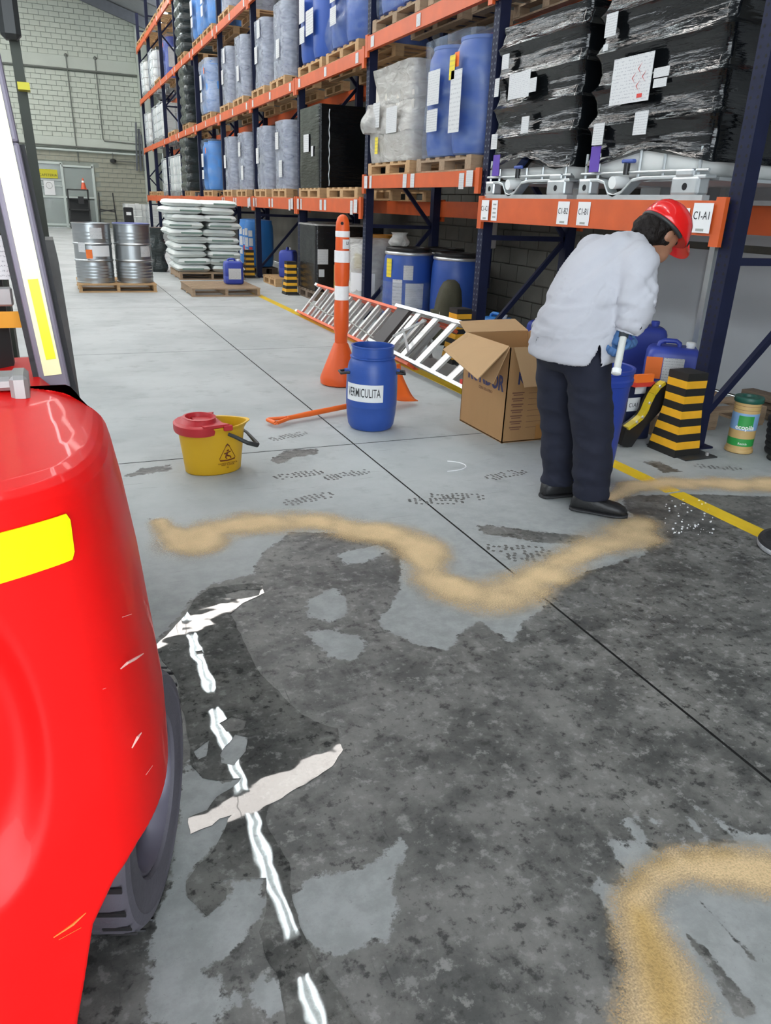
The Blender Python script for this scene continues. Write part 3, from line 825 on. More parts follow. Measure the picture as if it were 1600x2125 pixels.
PAIL = MB().lathe([(.135, 0), (.14, .01), (.15, .20), (.153, .20), (.153, .215), (.151, .215), (.154, .25), (.162, .25), (.162, .262), (.155, .262),
                   (.157, .29), (.166, .29), (.166, .30), (.158, .30), (.160, .32), (.170, .32), (.170, .345), (.15, .345)], 16).mesh('pail', 40)
PAIL.materials.append(M['pail'])
DRUM = MB().lathe([(.22, 0), (.26, .02), (.28, .10), (.288, .30), (.288, .62), (.28, .80), (.25, .86), (.245, .87), (.25, .875), (.25, .90), (.24, .90), (.235, .885), (.0, .885)], 24).mesh('drum', 40)
DRUM.materials.append(M['blue_drum'])
def pail_load(loc, ny, nx, nz, label, seed=0, labels=((.2, .5),)):
    t = thing('wrapped_pail_load', loc, label, 'wrapped load', group='film-wrapped pail stacks on the racking')
    px, py = 0.345, 0.35
    w, d, h = px*nx, py*ny, .345*nz
    for ix in range(nx):
        for iy in range(ny):
            if 0 < ix < nx-1 and 0 < iy < ny-1: continue
            for iz in range(nz):
                obj('pail', PAIL, None, t, ((ix-(nx-1)/2)*px, (iy-(ny-1)/2)*py, iz*.345))
    me = wrap_mesh(w+.03, d+.03, h+.01, .15, 14, None, .03, seed); me.materials.append(M['film'])
    obj('stretch_film', me, None, t)
    for (u, v) in labels:
        card('label_sheet', t, (-w/2-.035, (u-.5)*d, v*h), .2, .26)
        card('label_sheet', t, ((u-.5)*w*.8, -d/2-.035, v*h+.05), .22, .26, '-y')
    return t
def drum_load(loc, ny, nx, label, film='film_thin', h=1.0, seed=0, drum_mat=None, sheets=True, bulge=.02):
    t = thing('wrapped_drum_load', loc, label, 'wrapped load', group='film-wrapped drums on the racking')
    me = DRUM
    if drum_mat:
        me = DRUM.copy(); me.materials.clear(); me.materials.append(drum_mat)
    for ix in range(nx):
        for iy in range(ny):
            o = obj('drum', me, None, t, ((ix-(nx-1)/2)*.575, (iy-(ny-1)/2)*.575, 0)); o.scale = (1, 1, h/.9)
    w = .575*nx+.03; d = .575*ny+.03
    if film:
        wm = wrap_mesh(w, d, h+.04, .25, 16, lambda u: bulge*math.sin(u*9), .035, seed); wm.materials.append(M[film])
        obj('stretch_film', wm, None, t)
    if sheets:
        card('label_sheet', t, (-w/2-.03, d*.12, h*.62), .26, .30, material=M['paper_big'])
        card('label_sheet', t, (-w/2-.03, d*.12, h*.33), .24, .2)
        card('label_sheet', t, (-.1, -d/2-.03, h*.5), .26, .55, '-y', M['paper_big'])
        card('hazard_label', t, (-w/2-.032, -d*.28, h*.8), .09, .12, material=M['tag_orange'])
    return t
# intermediate bulk container: ribbed tank, cage of rings and uprights, metal base
TANK = MB()
zs = [0.0, .03, .10, .2, .24, .28, .44, .48, .52, .68, .72, .76, .90, .96, .985]
rs = []
for z in zs:
    inset = {0.0: .10, .03: .03, .96: .03, .985: .10}.get(z, 0.0) + (.022 if z in (.24, .48, .72) else 0)
    rs += rbox_rings(1.10-2*inset, .95-2*inset, 1, .10, [z])
TANK = TANK.rings(rs).mesh('tank', 50); TANK.materials.append(M['tank_white'])
def ring_mesh(w, d, r):
    pts = []
    for (cx, cy, a0) in ((w/2-.06, d/2-.06, 0), (-w/2+.06, d/2-.06, 90), (-w/2+.06, -d/2+.06, 180), (w/2-.06, -d/2+.06, 270)):
        for k in range(4):
            a = R(a0+30*k); pts.append((cx+.06*math.cos(a), cy+.06*math.sin(a), 0))
    return MB().tube(pts, r, 6, closed=True).mesh('cage_ring', 40)
CRING = ring_mesh(1.16, 1.01, .011); CRING.materials.append(M['galv'])
CUP = MB().cyl((0, 0, 0), (0, 0, 1.0), .010, n=6).mesh('cage_upright', 40); CUP.materials.append(M['galv'])
IBASE = MB()
for x in (-.5, 0, .5):
    for y in (-.43, 0, .43): IBASE.box((x, y, .05), (.13, .12, .10))
IBASE.box((0, 0, .115), (1.14, .98, .03))
IBASE = IBASE.mesh('metal_base'); IBASE.materials.append(M['galv'])
def ibc(loc, label, rz=0.0):
    t = thing('bulk_container', loc, label, 'container', rz, 'white caged bulk containers on the racking')
    obj('metal_base', IBASE, None, t)
    obj('tank', TANK, None, t, (0, 0, .14))
    for z in (.16, .36, .60, .84, 1.12): obj('cage_ring', CRING, None, t, (0, 0, z))
    for x in (-.58, .58):
        for y in (-.38, -.13, .13, .38): obj('cage_upright', CUP, None, t, (x, y, .13))
    for y in (-.505, .505):
        for x in (-.42, -.14, .14, .42): obj('cage_upright', CUP, None, t, (x, y, .13))
    MB().cyl((0, 0, 1.12), (0, 0, 1.15), .09, n=14).build('filler_cap', M['white_plastic'], t, smooth=40)
    return t
def wavy_load(loc, w, d, h, label, mt='grey_wrap', seed=0, n=6):
    t = thing('dark_wrapped_load', loc, label, 'wrapped load', group='dark-wrapped tall loads on the racking')
    me = wrap_mesh(w, d, h, .1, 42, lambda u: .035*abs(math.sin(u*math.pi*n)), .05, seed); me.materials.append(M[mt])
    obj('dark_wrap', me, None, t)
    return t
LNAME = {1: 'lowest', 2: 'second', 3: 'third', 4: 'top'}
XC = XF-0.03+0.55               # pallet centre line
def on_pallet(level, y0, y1, what, sx=1.1, kind='wood', z=None):
    zz = LV[level] if z is None else z
    pallet((XF-.03+sx/2, (y0+y1)/2, zz), sx, y1-y0, 'pallet under the %s' % what, kind)
    return (XF-.03+sx/2, (y0+y1)/2, zz+.14)
# ---- lowest shelf
lab = 'box-shaped load in black wrap on the lowest shelf, next to the clear-wrapped pails'
p = on_pallet(1, 11.45, 12.52, 'black-wrapped box load on the lowest shelf')
t = thing('black_wrapped_box', p, lab, 'wrapped load')
me = wrap_mesh(1.08, 1.0, 1.10, .03, 22, None, .012, 3); me.materials.append(M['black_wrap']); obj('black_wrap', me, None, t)
card('label_sheet', t, (-.555, .12, .62), .26, .24); card('label_sheet', t, (-.555, -.18, .50), .10, .14)
MB().tube([(-.40+.006*math.sin(k*1.7), -.512, .03+k*.053) for k in range(20)], [.004+.004*(k % 2) for k in range(20)], 6).build('silver_tape_edge', M['alu'], t, smooth=40)
pallet((XF+.52, 10.5, 1.49), 1.1, 1.25, 'empty wooden pallet on the lowest shelf near the black-wrapped box', 'wood')
y1s = [(13.3, 14.1), (14.62, 15.42), (16.2, 17.0), (17.58, 18.38)]
for i, (a, b) in enumerate(y1s):
    nm = 'clear-wrapped pail stack on the lowest shelf, %s beyond the black-wrapped box' % ORD[i]
    p = on_pallet(1, a-.05, b+.1, ORD[i]+' clear-wrapped pail stack on the lowest shelf')
    pail_load((p[0], p[1], p[2]), 2, 3, 3, nm, i*3.1, ((.7, .55),) if i % 2 else ((.3, .3), (.6, .72)))
p = on_pallet(1, 19.75, 20.95, 'tall blue drums beyond the pails on the lowest shelf')
drum_load(p, 2, 2, 'tall blue drums under clear film on the lowest shelf beyond the pail stacks', h=1.08, seed=5, drum_mat=M['blue_light'])
p = on_pallet(1, 22.95, 23.95, 'dark-wrapped tall load on the lowest shelf')
wavy_load((p[0]-.08, p[1], p[2]), 1.05, .9, 1.32, 'bulging dark-wrapped tall load on the lowest shelf', 'grey_wrap', 1)
for i, y in enumerate((25.3, 26.6, 28.25)):
    pass
    ibc((XF+.57, y, 1.49), 'white caged bulk container on the lowest shelf, %s beyond the dark-wrapped load' % ORD[i])
p = on_pallet(1, 29.15, 30.35, 'dark blue drums at the far end of the lowest shelf')
drum_load(p, 2, 1, 'unwrapped dark blue drums at the far end of the lowest shelf', film=None, sheets=False)
pallet((XF+.52, 32.0, 1.49), 1.1, 1.2, 'empty pallet at the far end of the lowest shelf')
# ---- second shelf
y2s = [(13.3, 14.1), (14.62, 15.42), (16.25, 17.05), (17.58, 18.38)]
for i, (a, b) in enumerate(y2s):
    nm = 'clear-wrapped pail stack on the second shelf, %s beyond the big blue drums' % ORD[i]
    p = on_pallet(2, a-.05, b+.1, ORD[i]+' clear-wrapped pail stack on the second shelf')
    pail_load(p, 2, 3, 3, nm, 20+i*3.1, ((.6, .5), (.3, .85)) if i % 2 else ((.4, .4),))
p = on_pallet(2, 19.5, 20.7, 'blue drums beyond the pails on the second shelf')
drum_load(p, 2, 2, 'blue drums under milky film on the second shelf beyond the pail stacks', film='film', h=1.05, seed=8, drum_mat=M['blue_light'])
p = on_pallet(2, 22.6, 23.7, 'dark-wrapped tall load on the second shelf')
wavy_load((p[0]-.05, p[1], p[2]), 1.05, .9, 1.33, 'bulging dark-wrapped tall load on the second shelf', 'grey_wrap', 2)
p = on_pallet(2, 25.2, 26.6, 'low blue drum on the second shelf')
t = drum_load((p[0], p[1], p[2]), 2, 1, 'short dark blue drums standing unwrapped on the second shelf', film=None, h=.62, sheets=False)
for i, y in enumerate((28.55, 29.85, 32.2)):
    ibc((XF+.57, y, 3.15), 'white caged bulk container on the second shelf, %s beyond the short blue drums' % ORD[i])
p = on_pallet(2, 11.37, 12.52, 'big bare blue drums on the second shelf')
t = drum_load(p, 2, 2, 'big bare blue drums with white and orange labels on the second shelf', film=None, h=1.05)
card('label_sheet', t, (-.62, -.22, .45), .34, .3); card('label_sheet', t, (.0, -.61, .6), .5, .34, '-y', M['paper_big'])
p = on_pallet(2, 9.95, 11.2, 'blue drums under loose clear film on the second shelf')
drum_load(p, 2, 2, 'blue drums under loose torn clear film at the near end of the second shelf', film='film_thin', h=1.06, seed=11, bulge=.05)
# ---- third shelf
for i, (a, b, kd) in enumerate(((22.75, 23.9, 'w'), (19.0, 20.1, 'b'), (20.3, 21.5, 'b2'), (17.2, 18.3, 'p'), (14.3, 15.4, 'p2'), (27.75, 28.95, 'd'))):
    what = {'w': 'dark-wrapped tall load', 'b': 'pale blue wrapped drums', 'b2': 'blue drums beside the dark-wrapped load', 'p': 'pail stack',
            'p2': 'nearer pail stack', 'd': 'single wrapped blue drum'}[kd]+' on the third shelf'
    p = on_pallet(3, a, b, what)
    if kd == 'w': wavy_load((p[0]-.05, p[1], p[2]), 1.05, .95, 1.3, 'bulging dark-wrapped tall load on the third shelf', 'grey_wrap', 4)
    elif kd[0] == 'b': drum_load(p, 2, 2, 'pale blue drums in clear film on the third shelf, %s' % ('next to the dark-wrapped load' if kd == 'b2' else 'nearer than the others'), h=1.0, seed=i, drum_mat=M['blue_light'])
    elif kd[0] == 'p': pail_load(p, 2, 3, 3, 'clear-wrapped pail stack on the third shelf, %s of the two' % ('farther' if kd == 'p' else 'nearer'), 40+i)
    else: drum_load(p, 2, 1, 'wrapped blue drum with a red label on the third shelf', h=1.15, seed=3, drum_mat=M['blue_can'])
for i, y in enumerate((29.85, 32.3)):
    ibc((XF+.57, y, 4.80), 'white caged bulk container on the third shelf, %s beyond the wrapped blue drum' % ORD[i])
# ---- top shelf: empty pallets far off
for i, y in enumerate((25.3, 26.7, 28.3, 29.7, 31.3, 32.6)):
    pallet((XF+.52, y, 6.50), 1.1, 1.2, 'pale empty pallet on the top shelf, %s towards the end wall' % ORD[i], 'wood', nd=7)
# ---- second bay: white carton load and blue drums on the raised shelf
p = on_pallet(1, 8.28, 9.52, 'milky-wrapped pails on the raised shelf', z=1.75)
t = thing('wrapped_carton_load', p, 'milky film-wrapped load of pale cartons on the raised shelf above the blue lidded drums', 'wrapped load')
for iz in range(3):
    for iy in range(2):
        for ix in range(2):
            MB().box(((ix-.5)*.52, (iy-.5)*.55, .155+iz*.31), (.50, .53, .29), ch=.015).build('carton', mat('pale_carton', (.62, .58, .52), .8, var=.1), t)
me = wrap_mesh(1.10, 1.16, .98, .1, 30, lambda u: .03*math.sin(u*7), .04, 14); me.materials.append(M['film_thick']); obj('milky_film', me, None, t)
card('label_sheet', t, (-.60, -.18, .42), .30, .26, material=M['paper_big']); card('yellow_label', t, (-.60, .25, .18), .09, .18, material=M['paper_yellow'])
card('label_sheet', t, (-.60, .28, .5), .2, .26)
me = wrap_mesh(.30, .34, .30, .12, 10, lambda u: .03*math.sin(u*5), .2, 17); me.materials.append(M['film_thick']); o = obj('loose_film_end', me, None, t, (-.50, .48, .32))
p = on_pallet(1, 6.88, 8.1, 'blue drums on the raised shelf', z=1.75, kind='wood_old')
t = drum_load(p, 2, 2, 'blue drums in clear film with large white labels on the raised shelf', film='film_thin', h=1.0, seed=21, bulge=.01)
card('yellow_label', t, (-.64, -.28, .74), .11, .2, material=M['paper_yellow'])
card('label_sheet', t, (-.64, -.38, .45), .22, .52, material=M['paper_big'])
# ---- beams above: pallet with drums on the second bay
p = on_pallet(2, 8.2, 9.5, 'blue drums over the milky-wrapped cartons', z=3.25, kind='wood_old')
drum_load(p, 2, 2, 'blue drums in clear film on the second shelf over the milky-wrapped cartons', h=.95, seed=25)
pallet((XF+.52, 7.4, 3.25), 1.1, 1.2, 'empty pallet high above the raised blue drums', 'wood_old')

# ------------------------------------------------------------------ black-wrapped containers on the nearest beam
def wrapped_ibc(yc, label, seed):
    W, D = 1.28, 1.04
    t = thing('wrapped_bulk_container', (XF+D/2-.03, yc, 1.51), label, 'container', group='black-wrapped containers on the nearest beam')
    xf = -D/2
    MB().box((xf+.03, 0, .016), (.06, W, .032)).build('bottom_rail', M['galv'], t)
    MB().box((-xf-.03, 0, .016), (.06, W, .032)).build('bottom_rail', M['galv'], t)
    for (yy, w) in ((W/2-.075, .14), (-W/2+.17, .24)):
        f = bevel(MB().box((xf+.045, yy, .085), (.10, w, .115)).build('foot', M['galv'], t), .018)
        MB().cyl((xf-.0065, yy-.01, .08), (xf-.001, yy-.01, .08), .022, n=14).build('foot_hole', M['hole'], f)
        MB().box((-xf-.045, yy, .085), (.10, w, .115)).build('foot', M['galv'], t)
    f = bevel(MB().box((xf+.06, -W/2+.18, .16), (.14, .16, .05)).build('corner_cap', M['galv'], t), .015)
    # pressed tray edge: flat, dips for the outlet valve, flat again
    pr_ = [(W/2, .142), (W/2-.22, .142), (W/2-.30, .125), (W/2-.36, .05), (W/2-.42, .036), (W/2-.50, .06), (W/2-.60, .135), (W/2-.70, .148), (-W/2, .148)]
    mb = MB(); vs = []
    for (yy, z) in pr_:
        vs += [(xf, yy, z), (xf+.09, yy, z), (xf+.09, yy, z-.02), (xf, yy, z-.024)]
    fs = []
    for k in range(len(pr_)-1):
        a = 4*k; b = a+4
        fs += [(a, b, b+1, a+1), (a+1, b+1, b+2, a+2), (a+2, b+2, b+3, a+3), (a+3, b+3, b, a)]
    fs += [(0, 1, 2, 3), (4*len(pr_)-1, 4*len(pr_)-2, 4*len(pr_)-3, 4*len(pr_)-4)]
    bevel(mb.add(vs, fs).build('tray_edge', M['galv'], t), .006)
    MB().box((.05, 0, .13), (D-.16, W-.04, .02)).build('tray', M['galv'], t)
    rs = []
    for z, ins in ((.142, .10), (.16, .05), (.22, .02), (.34, .02), (1.1, .02), (1.18, .08)):
        rs += rbox_rings(D-.06-2*ins, W-.06-2*ins, 2, .12, [z])
    MB().rings(rs).build('tank', M['tank_white'], t, smooth=60)
    for yy in (W/2-.03, W/2-.18, W/2-.62, W/2-.86, -W/2+.10):
        MB().cyl((xf+.035, yy, .14), (xf+.035, yy, .31), .011, n=8).build('cage_upright', M['galv'], t, smooth=40)
    MB().cyl((xf+.02, -W/2, .175), (xf+.02, W/2, .175), .010, n=8).build('cage_rail', M['galv'], t, smooth=40)
    v = MB().cyl((xf-.02, W/2-.42, .11), (xf+.10, W/2-.42, .12), .042, n=18).build('outlet_valve', M['white_plastic'], t, smooth=40)
    MB().cyl((xf+.01, W/2-.52, .16), (xf+.01, W/2-.52, .235), .022, n=10).build('valve_stem', M['black_plastic'], v, smooth=40)
    MB().box((xf+.005, W/2-.54, .245), (.04, .12, .025), ch=.008).build('valve_handle', mat('valve_blue', (.06, .10, .36), .5), v)
    MB().box((xf-.004, W/2-.17, .27), (.004, .11, .17)).build('purple_tag', M['purple'], t)
    # black stretch wrap, drawn in between the cage rings
    h = 1.06
    me = wrap_mesh(D+.02, W+.02, h, .06, 60, lambda u: -.042*abs(math.sin((u+.02)*math.pi*4.6))**.7, .012, seed)
    for vtx in me.vertices:
        if vtx.co.z < .06: vtx.co.z += .045*math.sin(vtx.co.y*5.2+seed)+.02*noise.noise(Vector((vtx.co.y*9, vtx.co.x*9, seed)))
        vtx.co.x += .014*noise.noise(Vector((vtx.co.y*2.2, vtx.co.z*26, seed))); vtx.co.y += .01*noise.noise(Vector((vtx.co.x*3, vtx.co.z*22, seed+9)))
    me.materials.append(M['black_wrap'])
    obj('black_wrap', me, None, t, (0, 0, .27))
    def sh(yy, z, w, hh, mt='paper'):
        card('label_sheet', t, (xf-.026, yy, z), w, hh, material=M[mt], t=.004)
    if seed == 1:
        sh(.17, .86, .32, .19, 'paper_big'); sh(-.04, .84, .10, .10); sh(.42, 1.06, .11, .11); sh(.53, .88, .07, .14); sh(.5, .46, .10, .12); sh(.02, .56, .11, .12)
    else:
        c = card('label_sheet', t, (xf-.026, .16, .74), .40, .28, material=M['paper_big'], t=.004)
        # red diamond pictograms and a red box on the big sheet
        for (dy, dz) in ((-.10, .05), (-.15, 0), (-.10, -.05), (-.05, 0)):
            y_, z_ = .16+dy, .745+dz; q = .035
            MB().tube([(xf-.030, y_+q, z_), (xf-.030, y_, z_+q), (xf-.030, y_-q, z_), (xf-.030, y_, z_-q)], .003, 4, closed=True).build('hazard_diamond', M['tag_red'], c)
        MB().box((xf-.030, .05, .635), (.002, .05, .024)).build('red_box_print', M['tag_red'], c)
        sh(-.13, .75, .14, .055); sh(-.13, .69, .12, .05); sh(.45, 1.10, .12, .14); sh(.48, .97, .05, .04); sh(.44, .43, .12, .14); sh(.0, .47, .13, .14)
    return t
wrapped_ibc(5.93, 'black-wrapped bulk container on the near beam, left of the hard hat', 1)
wrapped_ibc(4.52, 'black-wrapped bulk container on the near beam, directly above the hard hat', 2)

# ------------------------------------------------------------------ post guards with yellow and black bands
def guard(x, y, label, h=0.52, rz=0):
    t = thing('post_guard', (x, y, 0), label, 'post guard', rz, 'striped rack post guards')
    # four-sided sheet: straight upper part, flared lower part; footprint (z, half depth y, x front, x back)
    def sect(z):
        f = max(0.0, (0.30-z)/0.30)
        return [(-.06-.045*f, -.085-.05*f), (-.06-.045*f, .085+.03*f), (.10, .085+.03*f), (.10, -.085-.05*f)]
    n = 11
    for k in range(n):
        z0, z1 = h*k/n, h*(k+1)/n
        a, b = sect(z0), sect(z1)
        MB().rings([[(p[0], p[1], z0) for p in a], [(p[0], p[1], z1) for p in b]]).build('band', M['yellow_guard'] if k % 2 else M['black_guard'], t)
    MB().box((.05, -.03, .004), (.26, .36, .008)).build('base_plate', M['lift_dark'], t)
    for yy in (-.17, .12): MB().cyl((.13, yy, .008), (.13, yy, .03), .012, n=6).build('anchor_bolt', M['alu_dark'], t)
    return t
guard(3.58, 3.60, 'orange and black banded post guard beside the worker and the battery can')
guard(3.58, 6.65, 'yellow and black banded post guard mostly hidden by the cardboard box')
guard(3.58, 12.62, 'yellow and black banded post guard beside the black-wrapped floor load')
guard(3.58, 15.60, 'yellow and black banded post guard beside the blue floor drums')

# ------------------------------------------------------------------ yellow floor line
ln = MB()
yy = 2.2
for (a, b) in ((0.3, 2.95), (2.97, 7.0), (7.0, 12.9)):
    ln.box((3.02, (a+b)/2, .0012), (.105, b-a-.004, .0022))
tag(ln.build('yellow_floor_line', M['yellow_line']), 'yellow tape line along the floor in front of the racking', 'floor line')

# ------------------------------------------------------------------ steel drums on a pallet
def stringer_pallet(loc, sx, sy, label, kind='wood', nd=7, rz=0.0, h=.13):
    t = thing('wooden_pallet', loc, label, 'pallet', rz, 'pallets on the floor')
    for i in range(nd):
        y = -sy/2+.05+(sy-.1)*i/(nd-1)
        MB().box((0, y, h-.01), (sx, .105, .02)).build('deck_board', M[kind], t)
    for x in (-sx/2+.03, 0, sx/2-.03): MB().box((x, 0, h/2), (.045, sy, h-.04)).build('stringer', M[kind], t)
    for y in (-sy/2+.05, 0, sy/2-.05): MB().box((0, y, .01), (sx, .1, .02)).build('bottom_board', M[kind], t)
    return t
stringer_pallet((.905, 13.55, 0), 1.17, 1.15, 'wooden pallet under the two steel drums')
def steel_drum(x, y, label, blue=False):
    t = thing('steel_drum', (x, y, .13), label, 'drum', group='steel drums on a pallet')
    pr_ = [(.27, 0), (.288, 0), (.288, .015), (.280, .02)]
    def ribs(z0, n, dz, a):
        out = []
        for k in range(n):
            z = z0+k*dz
            out += [(.280, z), (.280+a, z+dz*.3), (.280+a, z+dz*.45), (.280, z+dz*.8)]
        return out
    pr_ += ribs(.06, 5, .045, .006) + [(.280, .30), (.280, .315), (.292, .33), (.292, .34), (.280, .355)] + [(.280, .56), (.292, .575), (.292, .585), (.280, .60)]
    pr_ += ribs(.64, 3, .05, .003) + [(.280, .862), (.290, .866), (.290, .882), (.275, .885), (.272, .868), (0.001, .868)]
    MB().lathe(pr_, 40).build('drum_body', M['steel'], t, smooth=30)
    if blue: MB().lathe([(.286, .878), (.286, .892), (.255, .896), (.25, .885), (.001, .885)], 32).build('lid', mat('dull_blue_lid', (.12, .14, .34), .5), t, smooth=40)
    return t
d1 = steel_drum(.60, 13.32, 'steel drum with white and orange labels, left of the pair on the pallet')
d2 = steel_drum(1.20, 13.34, 'steel drum with a bluish lid, right of the pair on the pallet', True)
A = lambda deg: R(deg)
curved_label('label_sheet', M['paper_plain'], d1, (0, 0, 0), .293, A(-95), A(-40), .40, .56)
curved_label('label_sheet', M['paper'], d1, (0, 0, 0), .293, A(-98), A(-62), .66, .82)
curved_label('label_sheet', M['paper'], d1, (0, 0, 0), .293, A(-138), A(-115), .46, .60)
curved_label('hazard_label', M['tag_orange'], d1, (0, 0, 0), .294, A(-114), A(-96), .37, .50)
curved_label('label_sheet', M['paper'], d2, (0, 0, 0), .293, A(-72), A(-35), .40, .56)

# ------------------------------------------------------------------ sacks on a pallet
stringer_pallet((2.76, 15.65, 0), 1.22, 1.25, 'wooden pallet under the stack of white sacks', 'wood_old')
def sack_mesh(w, d, h, seed):
    bm = bmesh.new()
    nu, nv = 22, 16
    top = []; bot = []
    for j in range(nv+1):
        for i in range(nu+1):
            u, v = i/nu*2-1, j/nv*2-1
            e = (1-abs(u)**7)*(1-abs(v)**7)
            e = max(0, e)**.36
            nz = noise.noise(Vector((u*2.2+seed, v*2.2, seed*.7)))
            x = u*w/2*(1+.02*noise.noise(Vector((v*2+seed, 1, 2))))
            y = v*d/2*(1+.03*noise.noise(Vector((u*2+seed, 5, 2))))
            top.append((x, y, h/2+h/2*e*(1+.12*nz)-.002)); bot.append((x, y, h/2-h/2*e*.96))
    n1 = nu+1
    mb = MB(); fs = []
    for j in range(nv):
        for i in range(nu):
            a = j*n1+i; fs.append((a, a+1, a+1+n1, a+n1))
    mb.add(top, fs); mb.add(bot, [f[::-1] for f in fs])
    me = mb.mesh('sack')
    bm = bmesh.new(); bm.from_mesh(me); bmesh.ops.remove_doubles(bm, verts=bm.verts[:], dist=.004); bm.to_mesh(me); bm.free()
    me.shade_smooth(); me.materials.append(M['sack'])
    return me
SACKS = [sack_mesh(.615, .615, .126, s*3.3) for s in range(6)]
SEAM = MB().box((0, 0, 0), (.40, .012, .03), ch=.005).mesh('seam_strip'); SEAM.materials.append(M['sack_seam'])  # grey-green strip along the front of some sacks
NL = 10
for k in range(NL):
    for (ix, iy, pos) in ((0, 0, 'front left'), (1, 0, 'front right'), (0, 1, 'rear left'), (1, 1, 'rear right')):
        sft = 0.04*math.sin(k*2.1+ix)+random.uniform(-.02, .02)
        lean = -0.012*k
        t = thing('white_sack', (2.44+ix*.62+sft+lean, 15.40+iy*.62+random.uniform(-.025, .02), .13+k*.1275),
                  'white plastic sack in the %s layer up from the pallet, %s' % (ORD[k], pos), 'sack', R(random.uniform(-2, 2)), 'sacks stacked on the pallet')
        o = obj('sack_body', SACKS[(k*3+ix*2+iy) % 6], None, t); o.rotation_euler = (R(random.uniform(-.5, .5)), R(random.uniform(-.6, .6)), 0)
        if iy == 0 and (k*7+ix*3) % 5 < 3:
            s_ = obj('seam_strip', SEAM, M['sack_seam'], t, (random.uniform(-.12, .12), -.325, .062))
        if iy == 0 and k == 0 and ix == 1:
            MB().box((.05, -.322, .09), (.36, .03, .05), ch=.01).build('green_print', M['sack_print'], t)
wl_ = thing('dark_wrapped_bundle', (1.98, 16.95, 0), 'dark wrapped bundle on the floor just left of the sack stack', 'wrapped load')
me = wrap_mesh(.34, .5, .85, .1, 18, lambda u: .03*math.sin(u*14), .08, 33); me.materials.append(M['grey_wrap']); obj('dark_wrap', me, None, wl_)

# ------------------------------------------------------------------ jerrycans
def jerrycan(loc, label, rz=0.0, mt='blue_can', s=(.30, .24, .40), group='blue jerrycans', name='jerrycan', cap='white_plastic', lab_paper=True, tilt=0.0):
    t = thing(name, loc, label, 'jerrycan', rz, group)
    t.rotation_euler = (0, tilt, rz)
    w, d, h = s
    rs = []
    for z, ins in ((0, .03), (.012, .008), (.03, 0), (h*.30, 0), (h*.32, .004), (h*.34, 0), (h*.62, 0), (h*.80, .002), (h*.86, .012), (h*.90, .03)):
        rs += rbox_rings(w-2*ins, d-2*ins, 1, .04, [z])
    MB().rings(rs).build('can_body', M[mt], t, smooth=50)
    hd = MB().tube([(-w*.30, 0, h*.885), (-w*.28, 0, h*.95), (-w*.2, 0, h*.985), (w*.02, 0, h*.985), (w*.09, 0, h*.95), (w*.10, 0, h*.885)], .017, 8)
    hd.build('handle', M[mt], t, smooth=60)
    MB().lathe([(.028, h*.88), (.028, h*.93), (.033, h*.93), (.033, h*.975), (.028, h*.985), (.0, h*.985)], 16, (w*.30, 0, 0)).build('cap', M[cap], t, smooth=40)
    if lab_paper:
        MB().box((0, -d/2-.001, h*.42), (w*.68, .003, h*.42)).build('label_sheet', M['paper'], t)
    return t
stringer_pallet((2.47, 12.88, 0), 1.08, 1.15, 'bare wooden pallet on the floor carrying one blue jerrycan', 'wood_old', 8, h=.13)
jerrycan((2.72, 12.95, .13), 'blue jerrycan with a white label on the bare floor pallet', 0.0)
pallet((4.12, 14.2, 0), .95, .9, 'pale wooden pallet on the floor under the rack with a blue jerrycan', 'wood', group='pallets on the floor')
jerrycan((3.98, 14.1, .14), 'blue jerrycan without label on the pallet under the rack behind the post guard', R(60), lab_paper=False, s=(.34, .28, .52))
# blue labelled floor drums beside the sacks
def blue_drum(loc, label, h=.92, r=.29, mt='blue_drum', name='plastic_drum', group=None, lid=None, clamp=False):
    t = thing(name, loc, label, 'drum', group=group)
    k = r/.288
    pr_ = [(.22*k, 0), (.26*k, .02), (.278*k, .10*h), (.288*k, .3*h), (.288*k, .66*h), (.276*k, .86*h), (.262*k, .905*h), (.262*k, .93*h)]
    MB().lathe(pr_, 36).build('drum_body', M[mt], t, smooth=40)
    if lid:
        MB().lathe([(.27*k, .905*h), (.276*k, .915*h), (.276*k, .935*h), (.27*k, .945*h)], 36).build('clamp_ring', M['alu'], t, smooth=40)
        MB().lathe([(.255*k, .94*h), (.262*k, .95*h), (.262*k, .985*h), (.25*k, h), (.20*k, h), (.19*k, .985*h), (.001, .985*h)], 36).build('lid', M[lid], t, smooth=40)
    else:
        MB().lathe([(.262*k, .93*h), (.255*k, .965*h), (.2*k, .975*h), (.0, .975*h)], 30).build('lid', M[mt], t, smooth=40)
    return t
bd = []
for i, (x, y) in enumerate(((4.05, 17.1), (4.02, 16.45))):
    pallet((x, y, 0), .62, .62, 'small wooden pallet under the %s labelled blue floor drum' % ('farther' if i == 0 else 'nearer'), 'wood_dark', group='pallets on the floor', nd=4)
    t = blue_drum((x, y, .14), 'labelled blue plastic drum on the floor right of the sacks, %s of two' % ('farther' if i == 0 else 'nearer'), .95, .30, 'blue_light', group='labelled blue floor drums')
    for (a0, a1, z0, z1, mt) in ((-150, -128, .62, .76, 'paper'), (-124, -105, .60, .72, 'paper'), (-150, -126, .40, .58, 'paper'), (-122, -103, .42, .57, 'paper'), (-122, -106, .28, .40, 'tag_red'), (-150, -128, .22, .36, 'paper')):
        curved_label('label_sheet', M[mt], t, (0, 0, 0), .301, R(a0-25), R(a1-25), z0, z1)
